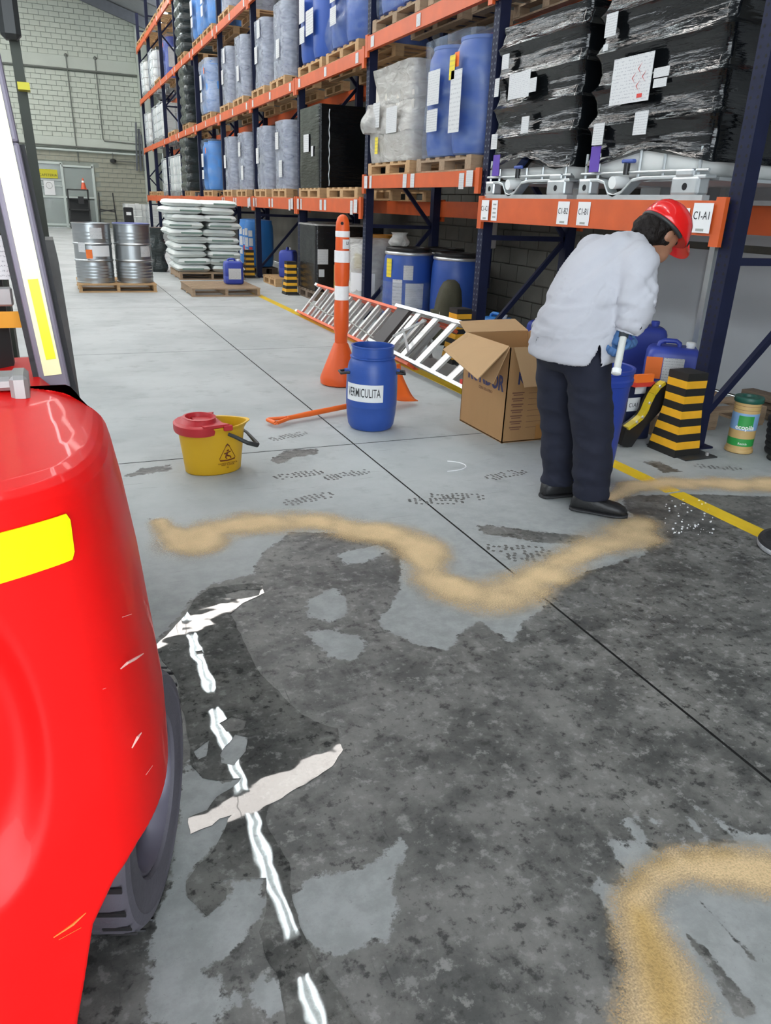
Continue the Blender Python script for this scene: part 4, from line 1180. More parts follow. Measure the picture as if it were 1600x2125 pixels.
# black-wrapped floor load beneath the third bay
pallet((4.28, 12.07, 0), 1.15, .92, 'dark wooden pallet under the black-wrapped floor load', 'wood_dark', group='pallets on the floor')
t = thing('black_wrapped_crate', (4.28, 12.07, .14), 'black-wrapped box load standing on the floor under the rack, behind the ladder end', 'wrapped load')
me = wrap_mesh(1.12, .88, .98, .04, 20, None, .014, 41); me.materials.append(mat('dull_black_wrap', (.010, .010, .011), .25, spec=.4, var=.3, bump=.3, bscale=6, stretch=(1, 1, 5))); obj('black_wrap', me, None, t)
card('label_sheet', t, (-.45, -.452, .52), .17, .22, '-y'); card('label_sheet', t, (-.47, -.452, .28), .09, .11, '-y')
MB().rings([r for r in rbox_rings(1.15, .91, 1, .05, [.965, .99], wob=.02)], cap=False).build('film_edge', M['film_thick'], t)
# brown box stack beside it
t = thing('carton_stack_box', (4.06, 11.0, 0), 'ochre cardboard carton standing between the black-wrapped load and the wrapped drum', 'carton')
MB().box((0, 0, .29), (.40, .36, .58)).build('carton_body', mat('ochre_card', (.45, .26, .07), .8, var=.12), t)
MB().box((-.202, -.05, .40), (.003, .26, .03)).build('label_sheet', M['paper'], t); MB().box((0, -.181, .25), (.2, .003, .2)).build('label_sheet', M['paper'], t)

# ------------------------------------------------------------------ floor of the second bay
t = blue_drum((4.12, 9.08, .02), 'blue drum with black lid, steel clamp ring and white labels under the rack', .93, .31, 'blue_drum', 'lidded_drum', lid='black_plastic')
for (a0, a1, z0, z1, mt) in ((-128, -84, .22, .52, 'paper_big'), (-134, -112, .56, .73, 'paper'), (-160, -136, .20, .56, 'paper'), (-182, -165, .58, .80, 'paper_yellow')):
    curved_label('label_sheet', M[mt], t, (0, 0, 0), .311, R(a0+10), R(a1+10), z0, z1)
me = wrap_mesh(.66, .66, .5, .3, 12, None, .02, 51); me.materials.append(M['film_thin']); obj('stretch_film', me, None, t, (0, 0, .03))
blue_drum((4.71, 9.28, .02), 'dark blue lidded drum in shadow behind the labelled drum under the rack', .92, .30, 'blue_drum', 'lidded_drum', lid='black_plastic')
blue_drum((4.55, 8.60, .02), 'dark blue lidded drum half hidden behind the backpack under the rack', .90, .30, 'blue_drum', 'lidded_drum', lid='black_plastic')
t = blue_drum((4.02, 10.12, .02), 'grey-white drum under milky film with a yellow label beneath the rack', .92, .30, 'white_plastic', 'wrapped_drum')
me = wrap_mesh(.66, .66, .98, .28, 18, lambda u: .012*math.sin(u*11), .03, 55); me.materials.append(M['film_thick']); obj('milky_film', me, None, t)
curved_label('yellow_label', M['paper_yellow'], t, (0, 0, 0), .345, R(-150), R(-132), .60, .80)
curved_label('label_sheet', M['paper_plain'], t, (0, 0, 0), .345, R(-160), R(-100), .22, .55)
me = wrap_mesh(.20, .24, .16, .09, 10, lambda u: .02*math.sin(u*6), .2, 57); me.materials.append(M['film_thick'])
o = tag(obj('crumpled_film', me, None), 'crumpled piece of clear film on top of the lidded drum', 'film'); o.location = (4.05, 9.22, .955)
pallet((4.55, 11.25, 0), .62, .9, 'dark pallet under the ochre drum at the back of the rack', 'wood_dark', group='pallets on the floor', nd=4)
t = thing('ochre_drum', (4.62, 11.1, .14), 'ochre yellow steel drum at the back under the rack', 'drum')
MB().lathe([(.20, 0), (.21, .01), (.205, .3), (.214, .31), (.205, .33), (.205, .58), (.214, .59), (.205, .61), (.205, .86), (.21, .88), (.19, .88), (.185, .865), (.001, .865)], 28).build('drum_body', M['yellow_drum'], t, smooth=35)
eb = thing('electric_box', (XR+.14, 8.55, 1.02), 'pale electrical switch box fixed to the back of the racking', 'switch box')
bevel(MB().box((0, 0, .24), (.10, .24, .56)).build('enclosure', mat('dull_white_box', (.30, .27, .25), .6), eb), .012)
for z, r in ((.40, .045), (.24, .028), (.10, .02)):
    MB().lathe([(r, 0), (r, .02), (r*.7, .024), (.0, .024)], 14).build('knob', M['black_plastic'], eb).matrix_local = Matrix.Translation((-.051, .03, z)) @ Matrix.Rotation(R(-90), 4, 'Y')
MB().box((.03, 0, .24), (.04, .06, 1.5)).build('mounting_strut', M['navy'], eb)

# backpack
bp = thing('backpack', (4.0, 7.72, 0), 'olive green canvas backpack leaning under the rack beside the ladders', 'backpack', R(-18))
rs = []
for z, w, d, off in ((0, .34, .18, 0), (.02, .42, .26, 0), (.12, .44, .30, 0), (.28, .44, .29, .01), (.46, .42, .26, .02), (.58, .38, .21, .03), (.65, .30, .15, .035), (.68, .18, .08, .04)):
    rs += [[(x+off, y, z) for x, y, _ in r] for r in rbox_rings(d, w, 1, min(d, w)*.38, [0], wob=.02, seed=z)]
MB().rings(rs).build('pack_body', M['olive'], bp, smooth=60)
rs = []
for z, w in ((.05, .20), (.08, .27), (.26, .28), (.33, .24), (.36, .16)):
    rs += [[(x-.13, y, z) for x, y, _ in r] for r in rbox_rings(.09, w, 1, .035, [0])]
MB().rings(rs).build('front_pocket', M['olive'], bp, smooth=60)
MB().tube([(.03, .10, .61), (.03, .05, .66), (.03, -.05, .66), (.03, -.10, .61)], .012, 8).build('carry_handle', M['olive'], bp, smooth=60)
MB().tube([(-.10, -.17, .05), (-.11, -.175, .3), (-.06, -.15, .52), (0, -.1, .6)], .008, 6).build('zip', M['alu_dark'], bp, smooth=60)
MB().tube([(-.10, .17, .05), (-.11, .175, .3), (-.06, .15, .52), (0, .1, .6)], .008, 6).build('zip', M['alu_dark'], bp, smooth=60)
# blue canisters around the second upright
jerrycan((4.22, 6.98, 0), 'light blue canister standing behind the rack post beyond the cardboard box', R(-70), 'blue_light', (.30, .26, .42), lab_paper=True)
jerrycan((4.42, 6.42, 0), 'dark blue canister in the shade just right of the rack post', R(-80), 'blue_can', (.28, .24, .46), lab_paper=False)
for i, (x, y, l) in enumerate(((4.30, 5.93, 'nearer'), (4.74, 5.95, 'farther'))):
    jerrycan((x, y, 0), 'blue canister lying in the shade behind the cardboard box, %s of two' % l, R(-15+20*i), 'blue_light', (.36, .30, .40), lab_paper=False)

# ------------------------------------------------------------------ ladders
def ladder(name, A0, A1, B0, B1, n, rail_w, rail_t, rail_mat, rung_mat, label, layers=1, gap=.09, feet=None, rung=(.05, .03)):
    """rails A0-A1 (lower) and B0-B1 (upper), n rungs; further layers offset along the plane normal"""
    t = thing(name, (0, 0, 0), label, 'ladder')
    A0, A1, B0, B1 = map(Vector, (A0, A1, B0, B1))
    nrm = (A1-A0).cross(B0-A0).normalized()
    if nrm.x < 0: nrm = -nrm
    for l in range(layers):
        off = nrm*(gap*l)
        i0 = .04*l
        for (p, q) in ((A0, A1), (B0, B1)):
            pp, qq = p+off+(q-p)*i0*.5, q+off
            sidev = nrm
            r = MB().bar(pp, qq, rail_t, rail_w, tuple(sidev)).build('rail', rail_mat, t)
            if l == 0 and feet: MB().bar(pp-(qq-pp).normalized()*.05, pp+(qq-pp).normalized()*.03, rail_t*1.25, rail_w*1.1, tuple(sidev)).build('end_cap', feet, t)
        for k in range(n):
            u = (k+.45+.5*l)/n
            if u > .985: continue
            MB().bar(A0+off+(A1-A0)*u, B0+off+(B1-B0)*u, rung[0], rung[1], tuple(nrm)).build('rung', rung_mat, t)
    return t
M['ladder_orange'] = mat('orange_fibreglass', (.80, .13, .05), .4, var=.12)
lo = ladder('orange_ladder', (2.99, 10.10, .045), (2.955, 6.35, .045), (3.22, 9.95, .40), (3.28, 6.30, .42), 13, .075, .028, M['ladder_orange'], M['alu'],
       'long ladder with orange rails and aluminium rungs lying on its side along the yellow line', 2, .10, M['white_plastic'])
# props: the ladder leans on spare feet brackets of its rear section
for y in (9.4, 8.1, 6.8):
    MB().bar((3.38, y, .02), (3.31, y, .36), .03, .03).build('rear_strut', M['alu_dark'], lo)
MB().tube([(3.02, 9.7, .22), (3.03, 9.0, .16), (3.03, 8.2, .18), (3.02, 7.4, .12), (3.02, 6.9, .14)], .008, 6).build('rope', M['rope'], lo, smooth=60)
sl = ladder('step_ladder', (2.87, 7.15, .15), (2.93, 4.70, .07), (3.06, 6.95, .51), (3.38, 4.65, .47), 8, .06, .03, M['alu'], M['alu'],
       'aluminium step ladder lying on top of the orange ladder, behind the cardboard box', 2, .085, None, rung=(.075, .022))
a0, b0 = Vector((2.865, 7.12, .16)), Vector((3.055, 6.93, .50))
dv = Vector((0.005, -.26, .0))
MB().add([a0, b0, b0+dv, a0+dv, a0+Vector((.04, 0, -.01)), b0+Vector((.04, 0, -.01)), b0+dv+Vector((.04, 0, -.01)), a0+dv+Vector((.04, 0, -.01))],
         [(0, 1, 2, 3), (7, 6, 5, 4), (0, 4, 5, 1), (1, 5, 6, 2), (2, 6, 7, 3), (3, 7, 4, 0)]).build('top_cap', mat('dark_cap', (.06, .05, .05), .5), sl)
MB().bar((2.90, 6.65, .27), (3.03, 6.25, .47), .02, .02).build('spreader', M['alu'], sl)
MB().bar((2.95, 6.55, .35), (2.88, 6.25, .19), .02, .02).build('spreader', M['alu'], sl)
MB().box((2.92, 5.25, .12), (.03, .09, .05)).build('red_foot', M['tag_red'], sl)

# ------------------------------------------------------------------ delineator post
dl = thing('delineator_post', (2.13, 5.97, 0), 'tall orange delineator post with white reflective bands and a cone base', 'delineator')
MB().lathe([(.150, 0), (.168, .01), (.172, .05), (.165, .075), (.062, .335), (.055, .345)], 40).build('cone_base', M['delin'], dl, smooth=40)
prof = [(.050, .33), (.053, .36), (.053, .42), (.061, .45), (.061, .66), (.056, .69), (.056, .82), (.061, .85), (.0615, 1.0), (.056, 1.03), (.056, 1.10), (.056, 1.135), (.0555, 1.14), (.0555, 1.17), (.055, 1.18), (.055, 1.24), (.052, 1.28), (.04, 1.315), (.02, 1.333), (.0005, 1.337)]
MB().lathe(prof, 28).build('post', M['delin'], dl, smooth=40)
for z0, z1, r in ((.69, .80, .0565), (.98, 1.07, .0615), (1.17, 1.215, .0555)):
    b = MB().lathe([(r, z0), (r+.002, z0+.002), (r+.002, z1-.002), (r, z1)], 28, capb=False, capt=False).build('reflective_band', M['retro'], dl, smooth=40)
b = curved_label('label_sheet', M['paper_plain'], dl, (0, 0, 0), .060, R(-108), R(-30), 1.085, 1.155)
MB().lathe([(.012, 0), (.012, .006), (.0, .006)], 12).build('rope_hole', M['hole'], dl).matrix_local = Matrix.Translation((-.022, -.049, 1.272)) @ Matrix.Rotation(R(90), 4, 'X') @ Matrix.Rotation(R(-24), 4, 'Y')
bend_text('LI', .035, M['ink'], b, (0, 0), .0622, R(-70), 1.127)

# ------------------------------------------------------------------ vermiculite barrel
vb = thing('open_barrel', (1.885, 4.655, 0), 'open blue barrel with a white VERMICULITA label on the floor', 'barrel')
BR = .172
prof = [(.125, 0), (.140, .004), (.156, .03), (.166, .10), (.170, .16), (.1715, .162), (.1715, .168), (.172, .17), (.1725, .26), (.170, .36), (.160, .43), (.146, .465), (.140, .475),
        (.150, .478), (.150, .486), (.138, .489), (.138, .545), (.143, .547), (.143, .556), (.130, .556), (.128, .50), (.130, .47), (.150, .42), (.158, .3), (.150, .04), (.0005, .03)]
MB().lathe(prof, 48).build('barrel_body', M['blue_drum'], vb, smooth=40)
for an in (R(-22), R(170)):
    hx, hy = math.cos(an), math.sin(an); px_, py_ = -hy, hx
    pts = [((BR-.012)*hx+px_*q, (BR-.012)*hy+py_*q, .385) for q in (-.045,)]+[((BR+.045)*hx+px_*q, (BR+.045)*hy+py_*q, .378) for q in (-.04, .04)]+[((BR-.012)*hx+px_*.045, (BR-.012)*hy+py_*.045, .385)]
    MB().tube(pts, .009, 8).build('handle', M['black_plastic'], vb, smooth=60)
    MB().box(((BR-.008)*hx, (BR-.008)*hy, .385), (.04, .05, .03), Matrix.Rotation(an, 3, 'Z')).build('handle_lug', M['blue_drum'], vb)
lb = curved_label('label_sheet', M['paper_plain'], vb, (0, 0, 0), .1728, R(-178), R(-86), .208, .322, 14)
bend_text('VERMICULITA', .082, M['ink'], lb, (0, 0), .1745, R(-132), .265, sx=.48, bold=.0003)

# ------------------------------------------------------------------ orange shovel lying behind the barrel
sv = thing('orange_shovel', (0, 0, 0), 'orange plastic shovel lying on the floor behind the open barrel', 'shovel')
h0 = Vector((1.24, 4.85, .03)); h1 = Vector((2.12, 5.12, .06))
dirv = (h1-h0).normalized(); lat = Vector((-dirv.y, dirv.x, 0))
MB().tube([h0+dirv*.12, h0+dirv*.20, h0+dirv*.30, h0+dirv*.5, h1], [.016, .017, .020, .019, .021], 12).build('shaft', M['shovel'], sv, smooth=60)
g = [h0+dirv*.13+lat*.014, h0+dirv*.01+lat*.055, h0+lat*.05, h0-lat*.05, h0+dirv*.01-lat*.055, h0+dirv*.13-lat*.014]
MB().tube(g, [.012, .013, .014, .014, .013, .012], 10).build('d_grip', M['shovel'], sv, smooth=60)
# scoop blade: shallow tray rising at its back and sides
nu, nv = 10, 10; vs = []
for j in range(nv+1):
    for i in range(nu+1):
        u, v = i/nu, j/nv*2-1
        q = .165*v*(1-.12*(1-u)); zz_ = .006+.075*abs(v)**4*(1-.45*u)+.085*(1-u)**3
        ct, st_ = math.cos(R(48)), math.sin(R(48)); q += .165
        p = h1-dirv*.03+dirv*(.36*u)+lat*(q*ct-zz_*st_-.06)
        z = .004+q*st_+zz_*ct
        vs.append((p.x, p.y, z))
mb = MB(); n1 = nu+1; N_ = len(vs)
fs = []
for j in range(nv):
    for i in range(nu):
        a = j*n1+i; fs.append((a, a+1, a+1+n1, a+n1))
mb.add(vs, fs)
bl_o = mb.build('blade', M['shovel'], sv, smooth=60)
so = bl_o.modifiers.new('thick', 'SOLIDIFY'); so.thickness = .006; so.offset = 1

# ------------------------------------------------------------------ mop bucket with red wringer
bk = thing('mop_bucket', (.70, 4.06, 0), 'yellow mop bucket with a red wringer and wet floor symbol', 'bucket', R(8))
def oval(a, b, z, spout=0.0, n=44):
    out = []
    for k in range(n):
        an = 2*math.pi*k/n
        x, y = a*math.cos(an), b*math.sin(an)
        if spout: x += spout*max(0, math.cos(an))**14
        out.append((x, y, z))
    return out
mb = MB()
mb.rings([oval(.148, .105, 0), oval(.156, .112, .008), oval(.166, .120, .10), oval(.182, .132, .235), oval(.186, .135, .262, .022), oval(.192, .140, .266, .028), oval(.192, .140, .272, .028), oval(.180, .130, .270, .02), oval(.172, .122, .20), oval(.150, .105, .02)], cap=True)
mb.build('bucket_body', M['bucket'], bk, smooth=50)
wr_ = MB()
def half(a, b, z, xo, n=28): return [(xo+a*math.cos(2*math.pi*k/n), b*math.sin(2*math.pi*k/n), z) for k in range(n)]
wr_.rings([half(.118, .148, .235, -.082), half(.122, .152, .25, -.082), half(.122, .152, .28, -.082), half(.112, .140, .288, -.082), half(.098, .115, .286, -.075), half(.085, .098, .310, -.065),
           half(.088, .100, .312, -.065), half(.075, .085, .314, -.065), half(.068, .078, .30, -.065), half(.055, .062, .235, -.065), half(.03, .03, .225, -.065)], cap=True)
w_o = wr_.build('wringer', M['bucket_red'], bk, smooth=40)
MB().prism([(-.09, .148), (.06, .136), (.035, .10), (.03, -.10), (.055, -.140), (-.09, -.15)], .278, .292).build('wringer_flange', M['bucket_red'], w_o)
MB().box((.045, -.145, .272), (.05, .018, .03), ch=.004).build('wringer_clip', M['bucket_red'], w_o)
MB().tube([(.045, -.146, .238), (.075, -.17, .225), (.13, -.205, .195), (.185, -.20, .175), (.20, -.17, .17), (.205, 0, .19), (.19, .17, .205), (.1, .15, .225), (.045, .146, .238)],
          [.010, .011, .012, .013, .012, .008, .008, .008, .008], 8).build('handle', M['lift_dark'], bk, smooth=60)
# wet floor triangle and print
tri = thing('dummy', (0, 0, 0), 'x', 'x'); bpy.data.objects.remove(tri)
def on_bucket(x, z):
    k = z/.235; a = .156+(.182-.156)*k; b = .112+(.132-.112)*k
    return (x, -b*math.sqrt(max(0.0, 1-(x/a)**2))-.0015, z)
cx0 = .045
tp = [on_bucket(cx0, .175), on_bucket(cx0-.052, .085), on_bucket(cx0-.025, .08), on_bucket(cx0+.025, .08), on_bucket(cx0+.052, .085)]
MB().tube([on_bucket(cx0-.044, .085), on_bucket(cx0, .082), on_bucket(cx0+.044, .085)], .004, 6).build('warning_symbol', M['bucket_mark'], bk)
for sgn in (-1, 1):
    MB().tube([on_bucket(cx0+sgn*.01, .165), on_bucket(cx0+sgn*.030, .128), on_bucket(cx0+sgn*.048, .095), on_bucket(cx0+sgn*.044, .085)], .0016, 6).build('warning_symbol', M['bucket_mark'], bk)
MB().tube([on_bucket(cx0-.01, .165), on_bucket(cx0, .175), on_bucket(cx0+.01, .165)], .004, 6).build('warning_symbol', M['bucket_mark'], bk)
for a_, b_, r_ in (((.0, .142), (.002, .138), .007), ((.0, .13), (-.008, .112), .005), ((-.008, .112), (.015, .104), .004), ((.015, .104), (.02, .094), .0035), ((-.008, .112), (-.012, .10), .004), ((-.012, .10), (-.004, .092), .003), ((-.002, .126), (.018, .132), .003), ((-.002, .126), (-.02, .122), .003)):
    MB().tube([on_bucket(cx0+a_[0], a_[1]), on_bucket(cx0+b_[0], b_[1])], r_, 6).build('slipping_figure', M['bucket_mark'], bk)
for txt, z, s_ in (('CAUTION WET FLOOR', .066, .011), ('WET FLOOR', .056, .014), ('20L', .040, .010)):
    p_ = on_bucket(cx0, z); text_obj(txt, s_, M['bucket_mark'], bk, (p_[0], p_[1]-.001, p_[2]), (1, .12, 0), (0, 0, 1))

# ------------------------------------------------------------------ cardboard box
cb = thing('cardboard_box', (2.565, 4.05, 0), 'open corrugated cardboard box lettered KONDOR beside the worker', 'carton', R(0))
BX, BY, BH, T = .50, .585, .62, .006      # extents: +x from corner, +y from corner
sk = -.03
def panel(name, pts, material, nrm_in, parent=cb, t=T):
    pts = [Vector(p) for p in pts]; n = Vector(nrm_in).normalized()*t
    v = pts+[p+n for p in pts]; k = len(pts)
    fs = [tuple(range(k)), tuple(range(2*k-1, k-1, -1))]+[(i, (i+1) % k, k+(i+1) % k, k+i) for i in range(k)]
    return MB().add(v, fs).build(name, material, parent)
panel('side_panel', [(0, 0, 0), (0, BY, 0), (0, BY, BH), (0, 0, BH)], M['card'], (1, 0, 0))
panel('side_panel', [(0, 0, 0), (BX, 0, 0), (BX, 0, BH), (0, 0, BH)], M['card'], (0, 1, 0))
panel('side_panel', [(BX, 0, 0), (BX, BY, 0), (BX, BY, BH), (BX, 0, BH)], M['card'], (-1, 0, 0))
panel('side_panel', [(0, BY, 0), (BX, BY, 0), (BX, BY, BH), (0, BY, BH)], M['card'], (0, -1, 0))
panel('bottom', [(0, 0, .004), (BX, 0, .004), (BX, BY, .004), (0, BY, .004)], M['card_in'], (0, 0, 1))
# flaps: aisle side folds outwards in two halves, near side hangs down, far side stands back
panel('flap', [(-.004, .01, BH+.003), (-.002, BY-.02, BH+.003), (-.20, BY-.06, BH-.10), (-.235, -.03, BH-.185)], M['card_in'], (-.4, 0, .9))
panel('flap', [(-.004, 0, BH), (-.004, BY*.3, BH), (-.12, BY*.22, BH-.21), (-.115, -.02, BH-.22)], M['card_in'], (-.8, 0, .4), t=.004)
panel('flap', [(.02, -.004, BH), (BX-.03, -.004, BH), (BX-.06, -.10, BH-.225), (.07, -.09, BH-.235)], M['card_in'], (0, -.9, .35))
panel('flap', [(0, BY, BH), (BX, BY, BH), (BX-.02, BY+.16, BH+.06), (.03, BY+.17, BH+.05)], M['card_in'], (0, -.3, 1))
panel('flap', [(BX, .02, BH), (BX, BY-.02, BH), (BX+.16, BY-.05, BH+.05), (BX+.17, .04, BH+.03)], M['card_in'], (-.3, 0, 1))
ktx = text_obj('KONDOR', .135, M['ink_blue'], cb, (-.002, .275, .375), (0, -1, 0), (0, 0, 1), bold=.004, sx=.78, name='printed_name')
text_obj('CERA ISLA PISO', .026, M['ink_brown'], cb, (-.002, .26, .30), (0, -1, 0), (0, 0, 1))
text_obj('KONDOR', .11, M['ink_blue'], cb, (.27, -.002, .42), (1, 0, 0), (0, 0, 1), bold=.003, sx=.8, name='printed_name')
for r_ in range(7):
    z = .33-r_*.038
    MB().box((.09, -.001, z), (.09, .001, .008)).build('printed_line', M['ink_brown'], cb)
    MB().box((.09, -.001, z-.014), (.07, .001, .006)).build('printed_line', M['ink_brown'], cb)
    MB().box((.28, -.001, z-.006), (.22, .001, .0025)).build('printed_line', M['ink_brown'], cb)
MB().box((.30, -.0015, .06), (.10, .002, .10)).build('packing_tape', M['box_tape'], cb)

# ------------------------------------------------------------------ floor of the nearest bay
pallet((4.22, 4.55, 0), 1.05, 1.25, 'wooden pallet on the floor under the blue jerrycans beside the worker', 'wood_old', group='pallets on the floor')
jc = jerrycan((4.02, 4.20, .14), 'blue jerrycan with orange and white hazard labels on the near floor pallet', R(-38), 'blue_can', (.36, .29, .46), lab_paper=False)
MB().box((-.13, -.147, .28), (.11, .003, .15)).build('hazard_label', M['tag_orange'], jc)
MB().box((.0, -.147, .27), (.14, .003, .17)).build('label_sheet', M['paper'], jc)
jerrycan((4.32, 4.92, .14), 'blue jerrycan behind the labelled one on the near floor pallet', R(-25), 'blue_can', (.38, .30, .50), lab_paper=False, cap='blue_can')
# black curved stand with a riveted yellow edge strip and a red tray
st = thing('black_stand', (0, 0, 0), 'black curved stand with a riveted yellow edge strip behind the blue bin', 'stand')
prof = [(3.54, .42), (3.50, .395), (3.465, .35), (3.44, .29), (3.425, .24), (3.40, .20), (3.36, .17), (3.30, .135)]
outl = prof+[(3.28, .02), (3.33, .0), (3.37, .0), (3.45, .12), (3.55, .22), (3.62, .32), (3.61, .41)]
MB().prism(outl, 3.74, 3.80, 'y').build('side_plate', M['black_plastic'], st)
strip = MB()
for (a, b) in zip(prof[:-1], prof[1:]): strip.bar((a[0], 3.742, a[1]), (b[0], 3.742, b[1]), .05, .022, (-.7, 0, .7))
strip.build('yellow_edge_strip', M['yellow_tape'], st)
for (x, z) in (prof[1], prof[3], prof[5], prof[6]): MB().lathe([(.011, 0), (.009, .006), (.0, .008)], 10).build('rivet', M['alu'], st).matrix_local = Matrix.Translation((x-.004, 3.716, z+.006)) @ Matrix.Rotation(R(90), 4, 'X')
MB().box((3.44, 3.86, .40), (.16, .14, .03)).build('red_tray', M['tag_red'], st)
MB().box((3.43, 3.80, .44), (.14, .03, .05)).build('orange_panel', M['tag_orange'], st)
t = thing('dark_toolbox', (3.50, 4.02, 0), 'dark blue box with white C1A1 labels behind the black stand', 'box')
MB().box((0, 0, .19), (.24, .30, .38), ch=.01).build('box_body', mat('dark_blue_box', (.01, .015, .05), .5), t)
c = card('label_sheet', t, (-.06, -.152, .25), .10, .09, '-y', M['paper_plain']); text_obj('C1A1', .04, M['ink'], c, (-.06, -.154, .245), (1, 0, 0), (0, 0, 1), sx=.8)
card('label_sheet', t, (-.02, -.152, .345), .09, .05, '-y', M['paper_plain'])
# dark wooden boards stacked along the wall
t = thing('board_stack', (4.93, 3.55, 0), 'stack of dark old boards on the floor against the white wall', 'boards')
for i, (x, y, z, l, rz) in enumerate(((0, 0, .03, 1.6, 88), (.14, .05, .03, 1.5, 92), (.05, .02, .09, 1.5, 86), (.18, 0, .09, 1.4, 91), (.08, .1, .15, 1.35, 94), (.2, .02, .21, 1.2, 89))):
    MB().box((0, 0, 0), (l, .13, .05)).build('board', M['wood_dark'], t).matrix_local = Matrix.Translation((x, y, z)) @ Matrix.Rotation(R(rz), 4, 'Z')
# battery collection can
ec = thing('battery_can', (4.02, 3.47, 0), 'green and tan battery collection can lettered ecopila beside the post guard', 'can')
MB().lathe([(.080, 0), (.088, .006), (.086, .025), (.080, .03), (.080, .05)], 32).build('can_foot', M['eco_tan'], ec, smooth=40)
MB().lathe([(.080, .05), (.081, .10)], 32, capb=False, capt=False).build('green_print', M['eco_green'], ec, smooth=40)
MB().lathe([(.081, .10), (.081, .155)], 32, capb=False, capt=False).build('tan_print', M['eco_tan'], ec, smooth=40)
MB().lathe([(.081, .155), (.081, .265)], 32, capb=False, capt=False).build('scene_print', M['eco_blue'], ec, smooth=40)
curved_label('green_print', M['eco_green'], ec, (0, 0, 0), .0812, R(-165), R(-98), .165, .25)
MB().lathe([(.081, .265), (.081, .33), (.078, .332)], 32, capb=False, capt=True).build('tan_print', M['eco_tan'], ec, smooth=40)
for z in (.285, .31): MB().lathe([(.0812, z), (.0818, z+.001), (.0812, z+.002)], 32, capb=False, capt=False).build('brick_line', M['ink_brown'], ec)
bend_text('ecopila', .042, M['retro'], ec, (0, 0), .0832, R(-132), .175, bold=.0008)
bend_text('Recicla', .020, M['retro'], ec, (0, 0), .0815, R(-128), .068)
MB().lathe([(.086, .33), (.090, .335), (.090, .36), (.086, .365), (.05, .366), (.046, .35), (.001, .345)], 32).build('slotted_lid', M['eco_dark'], ec, smooth=40)
# hose reel at the right edge and rubber disc on the floor
hr = thing('hose_coil', (4.32, 3.28, 0), 'coil of black hose on the floor at the right edge beside the battery can', 'hose')
for i in range(6):
    MB().tube([((.17+.004*i)*math.cos(a*.2618), (.17+.004*i)*math.sin(a*.2618), .022+.04*i) for a in range(24)], .021, 8, closed=True).build('hose_turn', M['black_rubber'], hr, smooth=60)
MB().tube([(-.17, -.05, .02), (-.26, -.02, .02), (-.28, -.12, .02), (-.15, -.3, .02), (.2, -.4, .02)], .018, 8).build('hose_tail', M['black_rubber'], hr, smooth=60)
rd = thing('drum_lid', (3.03, 2.155, 0), 'round black lid with a pale worn rim lying at the right edge of the floor', 'lid')
MB().lathe([(.17, 0), (.182, .006), (.185, .03), (.180, .042), (.16, .045), (.15, .03), (.001, .028)], 48).build('lid_disc', M['black_rubber'], rd, smooth=40)
MB().lathe([(.1835, .004), (.1865, .010), (.1865, .024), (.1835, .028)], 48, capb=False, capt=False).build('worn_rim', mat('worn_rim', (.33, .33, .34), .6, var=.6, vscale=40), rd, smooth=40)

# ------------------------------------------------------------------ blue bin in front of the worker
bn = thing('blue_bin', (2.66, 3.32, 0), 'tall blue plastic bin standing just in front of the worker', 'bin')
MB().lathe([(.150, 0), (.158, .006), (.190, .56), (.200, .565), (.203, .59), (.195, .60), (.196, .625), (.204, .63), (.204, .648), (.196, .65), (.186, .645), (.180, .56), (.150, .03), (.001, .02)], 44).build('bin_body', M['blue_bin'], bn, smooth=35)

# ------------------------------------------------------------------ far left corner of the hall
t = thing('black_cabinet', (1.35, 38.9, 0), 'black open metal rack standing in front of the end-wall window', 'rack')
for x in (-.42, .42):
    for y in (-.2, .2): MB().box((x, y, .82), (.06, .06, 1.64)).build('upright', M['lift_dark'], t)
for z in (.3, .8, 1.25, 1.62): MB().box((0, 0, z), (.9, .46, .05)).build('shelf', M['lift_dark'], t)
MB().box((0, .21, .75), (.82, .02, 1.0)).build('back_panel', M['lift_dark'], t)
MB().box((.1, -.22, 1.2), (.24, .06, .3)).build('control_box', M['black_plastic'], t)
t = thing('traffic_cone', (1.62, 38.9, 1.645), 'orange traffic cone on top of the black metal rack', 'cone')
MB().box((0, 0, .012), (.28, .28, .024)).build('foot', M['cone'], t)
MB().lathe([(.12, .02), (.085, .18), (.05, .36), (.025, .46), (.001, .465)], 16).build('cone_body', M['cone'], t, smooth=40)
MB().lathe([(.066, .28), (.068, .28), (.054, .36), (.052, .36)], 16, capb=False, capt=False).build('white_band', M['retro'], t)
t = thing('metal_trestle', (2.55, 39.1, 0), 'dark two-legged metal trestle standing against the end wall', 'trestle')
for x in (-.3, .3): MB().cyl((x*1.2, -.1, 0), (x, .1, 1.55), .03, n=8).build('leg', M['lift_dark'], t)
MB().cyl((-.34, -.03, .85), (.32, -.03, .75), .025, n=8).build('cross_bar', M['lift_dark'], t); MB().cyl((-.32, -.03, .75), (.34, -.03, .85), .025, n=8).build('cross_bar', M['lift_dark'], t)
t = ibc((3.75, 37.9, 0), 'white caged bulk container on the floor by the end wall, left of two'); t['group'] = 'bulk containers by the end wall'
t = ibc((4.6, 36.75, 0), 'white caged bulk container on the floor behind the sack stack, right of two'); t['group'] = 'bulk containers by the end wall'
t = thing('black_pump', (3.2, 36.2, 0), 'small black pump unit with a white plate by the caged containers', 'pump')
MB().box((0, 0, .5), (.38, .3, 1.0), ch=.03).build('pump_body', M['black_plastic'], t); MB().box((0, -.155, .75), (.2, .01, .12)).build('plate', M['paper_plain'], t)

